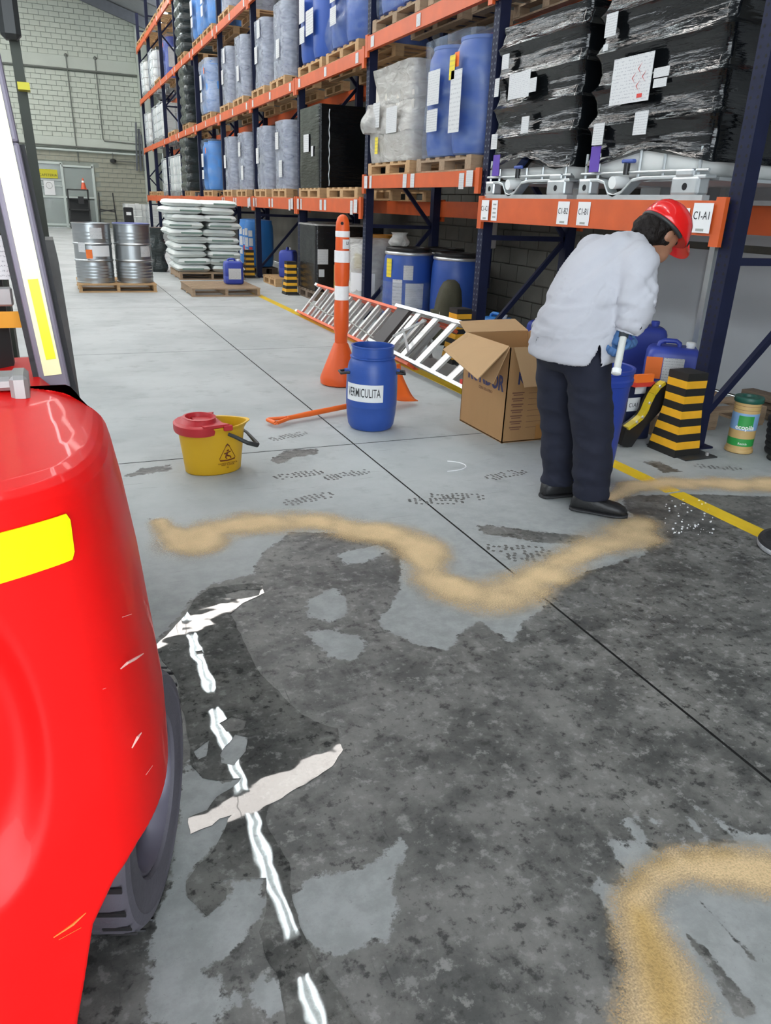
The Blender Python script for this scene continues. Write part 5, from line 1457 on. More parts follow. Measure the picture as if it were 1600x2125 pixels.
# ================================================================== FORKLIFT (rear right corner)
fk = thing('forklift', (-.47, 1.4, 0), 'red forklift seen from behind with fluorescent yellow reflective tape', 'forklift')
FO = Vector((-.47, 1.4, 0))
PLAN = [(-.47, .68), (-.38, .684), (-.30, .695), (-.235, .71), (-.18, .727), (-.13, .745), (-.08, .765), (-.04, .782), (0, .803), (.03, .83), (.055, .872), (.070, .92), (.079, .98), (.083, 1.03), (.084, 1.06), (.084, 1.085)]
ZT = [(.10, -.13, .10, 1), (.20, -.115, .06, 1), (.32, -.096, .015, 1), (.39, -.082, .004, 1), (.45, -.068, 0, 1), (.532, -.049, 0, 1), (.58, -.018, 0, 1), (.612, .018, 0, 1), (.630, .060, 0, 1), (.640, .084, 0, 1), (.66, .086, 0, 1), (.72, .084, 0, 0), (.82, .076, 0, 0), (.94, .066, 0, 0),
      (1.04, .054, 0, 0), (1.09, .046, 0, 0), (1.107, .042, .002, 0), (1.117, .037, .007, 0), (1.123, .032, .016, 0), (1.128, .027, .035, 0), (1.133, .021, .08, 0), (1.142, .014, .15, 0), (1.152, .008, .22, 0), (1.160, .002, .29, 0), (1.163, -.004, .33, 0), (1.155, -.02, .37, 0), (1.12, -.03, .40, 0)]
def interp_rows(tab, per=8):
    out = []
    for a, b in zip(tab[:-1], tab[1:]):
        for k in range(per):
            u = k/per; out.append(tuple(a[i]+(b[i]-a[i])*u for i in range(3))+(a[3],))
    out.append(tab[-1]); return out
def plan_dense(n=90):
    pts = [Vector((*p, 0)) for p in PLAN]; out = []
    for i in range(len(pts)-1):
        p0 = pts[max(i-1, 0)]; p1 = pts[i]; p2 = pts[i+1]; p3 = pts[min(i+2, len(pts)-1)]
        for k in range(10):
            t_ = k/10
            out.append(.5*((2*p1)+(-p0+p2)*t_+(2*p0-5*p1+4*p2-p3)*t_*t_+(-p0+3*p1-3*p2+p3)*t_**3))
    out.append(pts[-1]); return out
PD = plan_dense()
rows = interp_rows(ZT)
rings = []
for (z, xr, yo, clip) in rows:
    right = []
    for p in PD:
        w = max(0, min(1, (p.x+.47)/.554))
        if clip:
            x = min(p.x, xr); y = p.y+yo
        else:
            x = p.x+(xr-.084)*w**3; y = p.y+yo
            y = min(1.09, p.y+yo)
        # recessed pocket on the rear face
        e = ((x+.155)/.080)**2+((z-.84)/.19)**2
        if e < 1.6 and p.y < 1.0:
            q_ = max(0, min(1, (1.3-e)/.9)); y += .04*q_*q_*(3-2*q_)
        right.append((x-FO.x, y-FO.y, z))
    left = [(-2*0-(q[0]), q[1], q[2]) for q in right[::-1]]
    rings.append(left[:-1]+right)
MB().rings(rings, cap=True).build('counterweight', M['red_lift'], fk, smooth=62)
# reflective tape on the rear
def rear_strip(name, s0, s1, z0, z1, material, off=.0022):
    sel = [p for p in PD if s0 <= p.x <= s1 and p.y < 1.2]
    mb = MB(); vs = []
    n = len(sel)
    for i, p in enumerate(sel):
        a = sel[max(i-1, 0)]; b = sel[min(i+1, n-1)]
        d = (b-a).normalized(); nn = Vector((d.y, -d.x, 0))
        w = max(0, min(1, (p.x+.47)/.554))
        sh = (.054-.084)*w**3 if z0 > .9 else 0
        r_ = .008 if i in (0, n-1) else 0
        for oo in (.0003, off):
            q = p+nn*oo
            vs += [(q.x+sh-FO.x, q.y-FO.y, z0+r_), (q.x+sh-FO.x, q.y-FO.y, z1-r_)]
    fs = []
    for i in range(n-1):
        a = 4*i; b = a+4
        fs += [(a+2, b+2, b+3, a+3), (a, a+1, b+1, b), (a+1, a+3, b+3, b+1), (a, b, b+2, a+2)]
    fs += [(0, 2, 3, 1), (4*n-4, 4*n-3, 4*n-1, 4*n-2)]
    return mb.add(vs, fs).build(name, material, fk, smooth=40)
rear_strip('reflective_tape', -.47, .004, 1.036, 1.089, M['retro_yellow'])
# scratches and worn paint on the counterweight
def on_rear(px, py):
    d = RIGHT*((px-800)/F_PX) - UP*((py-1062.5)/F_PX) + FWD
    best = None
    for p in PD:
        t_ = p.y/d.y; e_ = abs(d.x*t_-p.x)
        if best is None or e_ < best[0]: best = (e_, p, CAM_H+d.z*t_)
    p = best[1]; return Vector((p.x-FO.x, p.y-FO.y, best[2]))
for pts, w, mt in (([(247,1388), (262,1376), (280,1366), (296,1356)], .0035, 'retro_line'), ([(255,1280), (272,1274)], .0018, 'retro_line'), ([(212,1430), (216,1428)], .0012, 'retro_line'),
                   ([(272,1552), (285,1530), (293,1520)], .004, 'retro_line'), ([(300,1608), (316,1588)], .002, 'retro_line'), ([(110,1945), (150,1918), (180,1893)], .0035, 'red_worn'), ([(120,1950), (165,1925)], .002, 'red_worn')):
    MB().tube([on_rear(*q)+Vector((.0006, -.0006, 0)) for q in pts], [w*.2]+[w*.5]*(len(pts)-2)+[w*.15], 6).build('paint_scratch', M[mt], fk)
# rear steer wheel, turned a little
wh = Matrix.Translation((.012-FO.x, 1.325-FO.y, .256)) @ Matrix.Rotation(R(-20), 4, 'Z') @ Matrix.Scale(.945, 4)
tw = MB()
def xlathe(mb, prof, n=48):
    vs = []; k = len(prof)
    for (r_, x) in prof:
        for j in range(n):
            a = 2*math.pi*j/n; vs.append((x, r_*math.cos(a), r_*math.sin(a)))
    fs = []
    for i in range(k-1):
        for j in range(n): fs.append((i*n+j, i*n+(j+1) % n, (i+1)*n+(j+1) % n, (i+1)*n+j))
    return mb.add(vs, fs)
xlathe(tw, [(.17, -.075), (.20, -.08), (.255, -.078), (.266, -.065), (.27, -.04), (.27, .04), (.266, .062), (.255, .073), (.235, .0765), (.23, .074), (.205, .076), (.172, .070), (.165, .055), (.16, .03)])
tire = tw.build('tire', M['tire'], fk, smooth=35); tire.matrix_local = wh
gr_ = MB()
for k in range(26):
    a = 2*math.pi*k/26
    for sgn in (-1, 1):
        rot = Matrix.Rotation(a+sgn*.06, 3, 'X')
        gr_.box(rot @ Vector((sgn*.042, 0, .2705)), (.055, .012, .004), rot)
tag(gr_.build('tread_groove', M['black_rubber'], tire), kind='stuff')
rm = MB(); xlathe(rm, [(.168, .060), (.160, .064), (.152, .050), (.145, .015), (.10, .005), (.085, .02), (.075, .045), (.045, .05), (.001, .05)], 40)
o = rm.build('wheel_rim', M['rim'], fk, smooth=30); o.matrix_local = wh
for k in range(6):
    a = 2*math.pi*k/6
    MB().cyl((.012, .115*math.cos(a), .115*math.sin(a)), (.03, .115*math.cos(a), .115*math.sin(a)), .011, n=6).build('wheel_nut', M['lift_dark'], o)
# axle, chassis sides and floor plate ahead
MB().box((0, -.16, .27), (.78, .12, .12)).build('steer_axle', M['lift_dark'], fk)
MB().box((0, .75, .55), (.94, .95, .62), ch=.04).build('engine_body', M['lift_dark'], fk)
MB().box((0, .18, .90), (.93, 1.00, .26), ch=.05).build('hood', M['red_lift'], fk)
for sx in (-1, 1):
    q = MB(); xlathe(q, [(.10, -.08), (.31, -.09), (.33, -.06), (.33, .06), (.31, .09), (.10, .08)])
    f = q.build('drive_tire', M['tire'], fk, smooth=35); f.location = (sx*.43, 1.35, .33)
# overhead guard posts
def lean_post(name, a, b, w, d, material):
    return MB().bar(a, b, w, d, (0, -1, 0)).build(name, material, fk)
def L_(x, y, z): return (x-FO.x, y-FO.y, z)
pz = [(-.019, 1.80, .92), (-.066, 1.85, 1.49), (-.120, 1.90, 2.12)]
p1 = MB(); p1.bar(L_(*pz[0]), L_(*pz[1]), .045, .060, (1, 0, 0)); p1.bar(L_(*pz[1]), L_(*pz[2]), .045, .060, (1, 0, 0))
po = p1.build('guard_post', M['lift_grey'], fk); bevel(po, .006)
MB().bar(L_(.016, 1.82, .92), L_(-.033, 1.87, 1.49), .03, .012, (1, 0, 0)).build('rubber_edge', M['black_rubber'], po)
MB().bar(L_(-.054, 1.80, .92), L_(-.101, 1.85, 1.49), .03, .012, (1, 0, 0)).build('rubber_edge', M['black_rubber'], po)
def P_(u, dx=0.0):
    a, b = Vector(pz[0]), Vector(pz[1]); q = a+(b-a)*u; return Vector(L_(q.x+dx, q.y-.0245, q.z))
MB().bar(P_(.20), P_(1.9), .003, .036, (1, 0, 0)).build('reflective_tape', M['retro_pale'], po)
MB().bar(P_(.26)+Vector((.003, -.002, 0)), P_(.55)+Vector((.001, -.002, 0)), .003, .020, (1, 0, 0)).build('yellow_patch', M['retro_yellow'], po)
pl = MB(); q0 = [(-2*.47-x, y, z) for x, y, z in pz]; pl.bar(L_(*q0[0]), L_(*q0[1]), .045, .06, (1, 0, 0)); pl.bar(L_(*q0[1]), L_(*q0[2]), .045, .06, (1, 0, 0)); pl.build('guard_post', M['lift_grey'], fk)
MB().box(L_(-.47, 2.35, 2.14), (.85, 1.0, .06)).build('overhead_guard', M['lift_dark'], fk)
# front leg, mast and mirror
MB().bar(L_(-.002, 2.6, .8), L_(-.034, 2.55, 1.95), .026, .05, (0, -1, 0)).build('front_leg', M['mast'], fk)
for sx in (-1, 1): MB().box((sx*.26, 1.75, 1.15), (.10, .14, 2.2)).build('mast_rail', M['mast'], fk)
MB().box(L_(-.02, 2.52, 1.665), (.030, .060, .018)).build('yellow_band', M['sign_yellow'], fk)
MB().box(L_(-.035, 2.5, 1.87), (.05, .05, .20), ch=.012).build('mirror_box', M['lift_dark'], fk)
rs = [[(L_(x, 2.05, z)[0], L_(0, yy, 0)[1], z) for (x, z, yy) in ((-.012, z_, 2.03), (.012+dx, z_, 2.03), (.012+dx, z_, 2.2), (-.012, z_, 2.2))] for z_, dx in ((.90, .012), (1.1, .006), (1.25, .0), (1.30, -.006))]
MB().rings(rs).build('side_fender', mat('scuffed_grey', (.10, .10, .095), .6, var=.5, vscale=25), fk)
# latch bar on the hood, seat back, tags behind the post
MB().box(L_(-.17, 1.09, 1.172), (.24, .05, .018), ch=.005).build('hood_latch', M['alu_dark'], fk)
MB().box(L_(-.058, 1.08, 1.168), (.022, .06, .034), ch=.005).build('latch_end', M['alu_dark'], fk)
MB().box(L_(-.47, 1.95, 1.25), (.72, .10, .62), ch=.03).build('seat_back', M['lift_dark'], fk)
MB().box(L_(-.125, 1.885, 1.27), (.07, .006, .09)).build('paper_tag', M['paper'], fk)
MB().box(L_(-.125, 1.885, 1.14), (.11, .006, .035)).build('orange_tag', mat('amber_tag', (.75, .33, .01), .5), fk)
MB().box(L_(-.16, 1.88, 1.19), (.14, .02, .04), ch=.004).build('grey_rail', M['alu_dark'], fk)

# ================================================================== SPILLS
def noisy(poly, step=.012, amp=.012, seed=0.0, fr=9.0):
    out = []; n = len(poly)
    for i in range(n):
        a = Vector(poly[i]); b = Vector(poly[(i+1) % n]); L = (b-a).length; k = max(1, int(L/step))
        d = (b-a).normalized() if L > 0 else Vector((1, 0)); nn = Vector((-d.y, d.x))
        for j in range(k):
            p = a+(b-a)*(j/k)
            q = amp*(noise.noise(Vector((p.x*fr+seed, p.y*fr, seed)))+.6*noise.noise(Vector((p.x*fr*3.1, p.y*fr*3.1+seed, 2.0))))
            out.append((p.x+nn.x*q, p.y+nn.y*q))
    return out
def inside(poly, x, y):
    c = False; n = len(poly)
    for i in range(n):
        ax, ay = poly[i]; bx, by = poly[i-1]
        if (ay > y) != (by > y) and x < (bx-ax)*(y-ay)/(by-ay)+ax: c = not c
    return c
def sheet(name, outer, holes, z, material):
    pts = []; ed = []
    for lp in [outer]+holes:
        o = len(pts); pts += [Vector(p) for p in lp]; ed += [(o+i, o+(i+1) % len(lp)) for i in range(len(lp))]
    vs, _, fs, *_ = delaunay_2d_cdt(pts, ed, [], 0, 1e-5)
    keep = []
    for f in fs:
        cx = sum(vs[i][0] for i in f)/len(f); cy = sum(vs[i][1] for i in f)/len(f)
        if inside(outer, cx, cy) and not any(inside(h, cx, cy) for h in holes): keep.append(f)
    me = bpy.data.meshes.new(name); me.from_pydata([(v[0], v[1], z) for v in vs], [], [tuple(f) for f in keep]); me.update()
    bm = bmesh.new(); bm.from_mesh(me)
    for v in [v for v in bm.verts if not v.link_faces]: bm.verts.remove(v)
    bmesh.ops.recalc_face_normals(bm, faces=bm.faces[:])
    # thin rounded rim down to the floor
    be = [e for e in bm.edges if e.is_boundary]
    r_ = bmesh.ops.extrude_edge_only(bm, edges=be)
    for g_ in r_['geom']:
        if isinstance(g_, bmesh.types.BMVert): g_.co.z = .0004
    bmesh.ops.recalc_face_normals(bm, faces=bm.faces[:])
    bm.to_mesh(me); bm.free()
    if me.polygons and sum(p_.normal.z for p_ in me.polygons) < 0: me.flip_normals()
    return obj(name, me, material)
M['liquid'] = floor_material(True)
film_outer = noisy(FP([(318,1345),(352,1312),(385,1278),(402,1245),(432,1222),(500,1213),(545,1213),(550,1232),(505,1252),(480,1275),(505,1330),(540,1400),(600,1460),(650,1500),
                       (700,1512),(714,1558),(690,1590),(610,1640),(560,1672),(548,1700),(560,1730),(600,1790),(605,1850),(615,1900),(635,1950),(660,2000),(700,2060),(760,2140),
                       (600,2140),(575,2020),(560,2000),(545,1960),(540,1935),(556,1890),(552,1825),(470,1822),(440,1835),(470,1845),(466,1865),(430,1900),(392,1862),(388,1830),(410,1795),(440,1768),
                       (475,1700),(480,1690),(455,1700),(440,1715),(395,1732),(392,1700),(430,1682),(450,1655),(500,1618),(450,1622),(420,1615),(400,1590),(385,1500),(360,1400)]), .012, .008, 3.0)
holes = [noisy(FP(h), .01, .005, 5+i) for i, h in enumerate(([(457,1566),(488,1524),(515,1530),(510,1560),(486,1590),(460,1584)], [(402,1560),(435,1535),(428,1570),(410,1578)],
        [(455,1502),(480,1488),(512,1495),(505,1515),(470,1520)], [(468,1232),(500,1224),(540,1224),(538,1236),(500,1244),(470,1243)], [(405,1352),(420,1350),(424,1358),(408,1360)]))]
lq = sheet('liquid_puddle', film_outer, holes, .0022, M['liquid'])
tag(lq, 'thin clear liquid puddle beside the forklift wheel mirroring the ceiling lights', 'puddle')
def powder_material():
    ma, nt, p = nodes_of('absorbent_powder'); N = nt.nodes; L = nt.links
    ge = N.new('ShaderNodeNewGeometry'); at = N.new('ShaderNodeAttribute'); at.attribute_name = 'cover'
    n1 = N.new('ShaderNodeTexNoise'); n1.inputs['Scale'].default_value = 220; n1.inputs['Detail'].default_value = 4
    n2 = N.new('ShaderNodeTexNoise'); n2.inputs['Scale'].default_value = 9; n2.inputs['Detail'].default_value = 4
    for n in (n1, n2): L.new(ge.outputs['Position'], n.inputs['Vector'])
    a2 = N.new('ShaderNodeAttribute'); a2.attribute_name = 'wet'
    mx = N.new('ShaderNodeMix'); mx.data_type = 'RGBA'; mx.inputs['A'].default_value = (.86, .62, .34, 1); mx.inputs['B'].default_value = (.62, .41, .15, 1)
    L.new(a2.outputs['Fac'], mx.inputs['Factor'])
    my = N.new('ShaderNodeMix'); my.data_type = 'RGBA'; my.blend_type = 'MULTIPLY'; my.inputs['Factor'].default_value = .35
    L.new(mx.outputs['Result'], my.inputs['A']); L.new(n2.outputs['Fac'], my.inputs['B'])
    L.new(my.outputs['Result'], p.inputs['Base Color']); p.inputs['Roughness'].default_value = .9
    s_ = N.new('ShaderNodeMath'); s_.operation = 'SUBTRACT'; L.new(n1.outputs['Fac'], s_.inputs[0]); s_.inputs[1].default_value = .5
    m_ = N.new('ShaderNodeMath'); m_.operation = 'MULTIPLY_ADD'; L.new(s_.outputs[0], m_.inputs[0]); m_.inputs[1].default_value = 1.1; L.new(at.outputs['Fac'], m_.inputs[2])
    mr = N.new('ShaderNodeMapRange'); mr.inputs['From Min'].default_value = .10; mr.inputs['From Max'].default_value = 1.05; L.new(m_.outputs[0], mr.inputs['Value'])
    tr = N.new('ShaderNodeBsdfTransparent'); sh = N.new('ShaderNodeMixShader'); L.new(mr.outputs[0], sh.inputs[0]); L.new(tr.outputs[0], sh.inputs[1]); L.new(p.outputs[0], sh.inputs[2])
    L.new(sh.outputs[0], N['Material Output'].inputs['Surface'])
    b = N.new('ShaderNodeBump'); b.inputs['Strength'].default_value = .4; b.inputs['Distance'].default_value = .004; L.new(n1.outputs['Fac'], b.inputs['Height']); L.new(b.outputs[0], p.inputs['Normal'])
    return ma
M['powder'] = powder_material()
def powder(name, line, label, height=.0015, wet=(), step=.02):
    """powder trail: heap along a line of (px, py, half width in metres)"""
    P = [(*floor_at(a, b), w) for a, b, w in line]
    xs_ = [p[0] for p in P]; ys_ = [p[1] for p in P]; mw = max(p[2] for p in P)*2.0
    gx, gy = np.meshgrid(np.arange(min(xs_)-mw, max(xs_)+mw, step), np.arange(min(ys_)-mw, max(ys_)+mw, step))
    cov = np.zeros(gx.shape)
    for (a, b) in zip(P[:-1], P[1:]):
        ex, ey = b[0]-a[0], b[1]-a[1]
        t_ = np.clip(((gx-a[0])*ex+(gy-a[1])*ey)/(ex*ex+ey*ey+1e-9), 0, 1)
        d = np.hypot(gx-a[0]-t_*ex, gy-a[1]-t_*ey); w = a[2]+(b[2]-a[2])*t_
        cov = np.maximum(cov, np.clip(1.20-d/w*.80, 0, 1.0))
    wob = np.array([noise.fractal(Vector((x*5, y*5, 1.3)), 1.0, 2.0, 3) for x, y in zip(gx.ravel(), gy.ravel())]).reshape(gx.shape)
    cov = np.clip(cov+wob*.34*np.minimum(1, cov*3), 0, 1)
    wt = np.zeros(gx.shape)
    for w in wet: wt = np.maximum(wt, np.clip(.5+poly_sd(FP(w), gx, gy)/.05, 0, 1))
    nx = gx.shape[1]; ny = gx.shape[0]
    vs = np.stack([gx.ravel(), gy.ravel(), (.0030+height*cov**2*(1+.5*wob)).ravel()], 1)
    c = cov
    fs = []
    for j in range(ny-1):
        for i in range(nx-1):
            if max(c[j, i], c[j, i+1], c[j+1, i], c[j+1, i+1]) > .02:
                a = j*nx+i; fs.append((a, a+1, a+1+nx, a+nx))
    me = bpy.data.meshes.new(name); me.from_pydata(vs.tolist(), [], fs); me.update()
    for nm, arr in (('cover', cov), ('wet', wt)):
        at = me.attributes.new(nm, 'FLOAT', 'POINT'); at.data.foreach_set('value', arr.ravel().astype(np.float32))
    bm = bmesh.new(); bm.from_mesh(me)
    for v in [v for v in bm.verts if not v.link_faces]: bm.verts.remove(v)
    bm.to_mesh(me); bm.free(); me.shade_smooth()
    return tag(obj(name, me, M['powder']), label, 'powder', kind='stuff')
powder('powder_trail', [(335,1085,.05),(372,1120,.09),(395,1130,.13),(440,1100,.12),(520,1085,.12),(600,1083,.12),(660,1085,.11),(740,1100,.11),(820,1113,.12),(870,1140,.12),(888,1172,.10),
                        (900,1200,.10),(950,1225,.12),(1010,1238,.13),(1060,1228,.13),(1110,1205,.10),(1165,1170,.10),(1220,1142,.10),(1270,1122,.13),(1305,1105,.14),(1320,1090,.12)],
       'tan absorbent powder trail winding across the floor to the worker\'s shoes')
powder('powder_trail', [(1265,1035,.05),(1310,1012,.08),(1380,1003,.10),(1440,1003,.10),(1520,1005,.11),(1600,1006,.12),(1720,1010,.12)],
       'pale tan powder trail crossing the yellow line on the right')
powder('powder_trail', [(1760,1850,.06),(1600,1815,.070),(1500,1805,.060),(1420,1800,.052),(1350,1825,.052),(1322,1880,.052),(1340,1950,.060),(1370,2020,.064),(1385,2080,.075),(1395,2150,.09),(1400,2230,.09)],
       'thick tan powder heap curving through the bottom right corner', .003,
       wet=([(1300,1880),(1345,1890),(1390,1980),(1420,2060),(1425,2140),(1360,2140),(1330,2030),(1310,1950)], [(1290,1830),(1310,1800),(1335,1800),(1340,1825),(1310,1850),(1295,1855)],
            [(1335,1780),(1370,1775),(1390,1785),(1380,1797),(1345,1797)], [(1415,1772),(1450,1770),(1452,1780),(1425,1782)], [(1467,1765),(1515,1757),(1518,1775),(1480,1780)]), step=.012)

# damp shoe prints: rows of small tread marks
def shoe_print(px, py, ang, label, L=.27, W=.10, seed=0):
    x0, y0 = floor_at(px, py); mb = MB(); rnd = random.Random(seed)
    ca, sa = math.cos(ang), math.sin(ang)
    for i in range(11):
        u = (i/10-.5)*L
        ww = W*(.75 if .28 < i/10 < .45 else 1.0)*(1 if i not in (0, 10) else .6)
        for j in range(4):
            v = ((j+.5)/4-.5)*ww
            if rnd.random() < .25: continue
            uu, vv = u+rnd.uniform(-.004, .004), v+rnd.uniform(-.003, .003)
            a_ = .35 if j % 2 else -.35
            q = []
            for (du, dv_) in ((-.007, -.009), (.007, -.009), (.007, .009), (-.007, .009)):
                d1, d2 = du*math.cos(a_)-dv_*math.sin(a_), du*math.sin(a_)+dv_*math.cos(a_)
                q.append((x0+(uu+d1)*ca-(vv+d2)*sa, y0+(uu+d1)*sa+(vv+d2)*ca, .0008))
            mb.add(q, [(0, 1, 2, 3)])
    o = mb.build('shoe_print', mat('damp_print', (.13, .13, .125), .5), None)
    return tag(o, label, 'shoe print', 'damp shoe prints on the floor')
for i, (px, py, an, lb_) in enumerate(((720, 985, .2, 'damp shoe tread print on the floor right of the mop bucket'), (620, 985, .1, 'faint damp shoe tread print between bucket and barrel'), (600, 905, .3, 'faint damp shoe print beside the shovel grip'),
        (905, 1040, -.3, 'damp shoe print on the floor left of the slab joint'), (1050, 985, .2, 'damp shoe print just left of the worker\'s legs'), (1075, 1140, -.5, 'large damp shoe tread print inside the bend of the powder trail'),
        (1120, 1160, -.5, 'damp heel print next to the large tread print'), (950, 1030, -.4, 'damp shoe print beyond the slab joint near the white circle'), (1490, 970, -.5, 'damp shoe print beside the right-hand powder trail'),
        (1190, 1245, -.4, 'faint damp shoe print below the powder trail at the joint'), (640, 1035, .2, 'faint damp shoe print behind the powder trail left part'))):
    shoe_print(px, py, an, lb_, seed=i)
mk = MB().tube([(*floor_at(915+52*math.cos(R(a)), 968+11*math.sin(R(a))), .001) for a in range(-75, 80, 10)], .0035, 4).build('chalk_arc', M['paper_plain'])
tag(mk, 'thin white chalk arc on the floor left of the worker', 'mark')
rnd = random.Random(5); cr_ = MB()
for k in range(60):
    px, py = rnd.uniform(1380, 1480), rnd.uniform(1035, 1110)
    x, y = floor_at(px, py); s_ = rnd.uniform(.003, .009)
    cr_.box((x, y, s_*.3), (s_, s_*.8, s_*.6), Matrix.Rotation(rnd.uniform(0, 3), 3, 'Z'))
tag(cr_.build('white_crumbs', M['paper_plain']), 'white crumbs scattered on the dark floor beside the yellow line', 'crumbs', kind='stuff')

# ================================================================== THE WORKER
pn = thing('person', (2.30, 2.97, 0), 'person in white coat, navy trousers and red hard hat bending over the blue bin', 'person', R(5))
def ell_ring(c, tan, a, b, n=28, lat=(0, 1, 0), power=1.0):
    """ellipse round c, normal to tan: b along the lateral axis, a across it"""
    c = Vector(c); tan = Vector(tan).normalized(); lat = Vector(lat); lat = (lat-tan*lat.dot(tan)).normalized()
    nrm = lat.cross(tan)
    out = []
    for k in range(n):
        t_ = 2*math.pi*k/n
        ca, sa = math.cos(t_), math.sin(t_)
        out.append(tuple(c+nrm*(a*math.copysign(abs(ca)**power, ca))+lat*(b*math.copysign(abs(sa)**power, sa))))
    return out
def limb(mb, pts, rads, n=20):
    """smooth tapering tube through pts"""
    P = [Vector(p) for p in pts]; dense = []; dr = []
    for i in range(len(P)-1):
        p0 = P[max(i-1, 0)]; p1 = P[i]; p2 = P[i+1]; p3 = P[min(i+2, len(P)-1)]
        for k in range(6):
            t_ = k/6
            dense.append(.5*((2*p1)+(-p0+p2)*t_+(2*p0-5*p1+4*p2-p3)*t_*t_+(-p0+3*p1-3*p2+p3)*t_**3)); dr.append(rads[i]+(rads[i+1]-rads[i])*t_)
    dense.append(P[-1]); dr.append(rads[-1])
    mb.tube(dense, dr, n)
def ball(mb, c, r, ax=(1, 1, 1), rot=None, n=20, m_=12):
    rs = []
    for i in range(m_+1):
        th = math.pi*(i+.02)/(m_+.04)-math.pi/2
        ring = []
        for k in range(n):
            a = 2*math.pi*k/n
            v = Vector((r*ax[0]*math.cos(th)*math.cos(a), r*ax[1]*math.cos(th)*math.sin(a), r*ax[2]*math.sin(th)))
            if rot: v = rot @ v
            ring.append(tuple(Vector(c)+v))
        rs.append(ring)
    mb.rings(rs)
def fuse(mb, voxel, smooth=6, fac=.6):
    """fuse overlapping pieces into one continuous surface"""
    me = mb.mesh('tmp'); o = bpy.data.objects.new('tmp', me); COL.objects.link(o)
    r_ = o.modifiers.new('r', 'REMESH'); r_.mode = 'VOXEL'; r_.voxel_size = voxel
    s_ = o.modifiers.new('s', 'SMOOTH'); s_.iterations = smooth; s_.factor = fac
    dg = bpy.context.evaluated_depsgraph_get(); out = bpy.data.meshes.new_from_object(o.evaluated_get(dg))
    bpy.data.objects.remove(o); out.shade_smooth()
    return out
HUP = Vector((.62, -.10, .78)).normalized()          # top-of-head direction of the bent head
HFW = (Vector((.75, -.06, -.66))-HUP*Vector((.75, -.06, -.66)).dot(HUP)).normalized()
HLT = HUP.cross(HFW)
HM = Matrix((HFW, HLT, HUP)).transposed()
HC = Vector((.335, -.03, 1.340))
def hp(f, l, u): return HC+HFW*f+HLT*l+HUP*u
SH_R, EL_R, WR_R = (.06, -.19, 1.205), (.025, -.245, 1.05), (.0, -.235, .945)
SH_L, EL_L, WR_L = (.13, .19, 1.215), (.22, .26, 1.03), (.30, .17, .88)
HAND_R = (-.025, -.228, .885); HAND_L = (.335, .12, .82)
# --- body: one continuous surface under the clothes
b = MB()
limb(b, [(-.08, 0, .82), (-.06, 0, .95), (.0, 0, 1.07), (.10, 0, 1.18), (.17, 0, 1.245), (.225, -.004, 1.275), HC], [.13, .125, .13, .13, .10, .055, .05])
for s, an in ((-1, (.065, -.105, .10)), (1, (.06, .13, .10))):
    limb(b, [(-.08, s*.09, .84), (-.03, s*.105, .62), (.02, s*.11, .45), (.045, (an[1]+s*.11)/2, .27), an], [.085, .075, .055, .052, .040])
limb(b, [(.12, -.10, 1.22), SH_R, EL_R, WR_R, HAND_R], [.06, .058, .042, .030, .028])
limb(b, [(.12, .10, 1.22), SH_L, EL_L, WR_L, HAND_L], [.06, .058, .042, .030, .028])
ball(b, HC, .1, (.97, .76, 1.12), HM)
ball(b, hp(.055, 0, -.065), .06, (1, .85, .9), HM)                    # jaw
ball(b, hp(.105, 0, -.022), .018, (1, .7, 1.3), HM)                   # nose
for s in (-1, 1): ball(b, hp(-.005, s*.078, -.015), .026, (.7, .35, 1.1), HM)   # ears
ball(b, hp(.090, 0, -.062), .02, (.6, 1.3, .5), HM)                   # mouth
bo = obj('body', fuse(b, .009, 5), M['skin'], pn)
for s in (-1, 1):
    e_ = MB(); ball(e_, hp(.080, s*.032, .008), .011, n=10, m_=6); e_.build('eye', M['hair'], bo, smooth=60)
# --- trousers
b = MB()
rs = [ell_ring((-.070, 0, .90), (0, 0, 1), .115, .155), ell_ring((-.078, 0, .84), (0, 0, 1), .140, .182), ell_ring((-.08, 0, .76), (.05, 0, 1), .150, .198), ell_ring((-.06, 0, .70), (.1, 0, 1), .12, .17)]
b.rings(rs)
limb(b, [(-.075, -.098, .80), (-.045, -.108, .64), (.0, -.115, .46), (.035, -.112, .28), (.06, -.105, .15), (.066, -.104, .075)], [.105, .104, .098, .095, .088, .086])
limb(b, [(-.085, .098, .80), (-.05, .115, .64), (-.005, .128, .46), (.03, .135, .28), (.05, .138, .15), (.055, .138, .075)], [.105, .104, .098, .092, .086, .084])
me = fuse(b, .010, 6)
for v in me.vertices:
    n_ = v.normal; z = v.co.z
    f = .010*noise.noise(Vector((v.co.x*5, v.co.y*5, z*11)))+.008*(1-2*abs(noise.noise(Vector((v.co.x*7+z*7, v.co.y*7, z*13)))))-.003
    f += .010*max(0, (.28-z)/.28)*math.sin(z*75+v.co.x*18+v.co.y*9)*.6
    v.co += n_*f
obj('trousers', me, M['trousers'], pn)
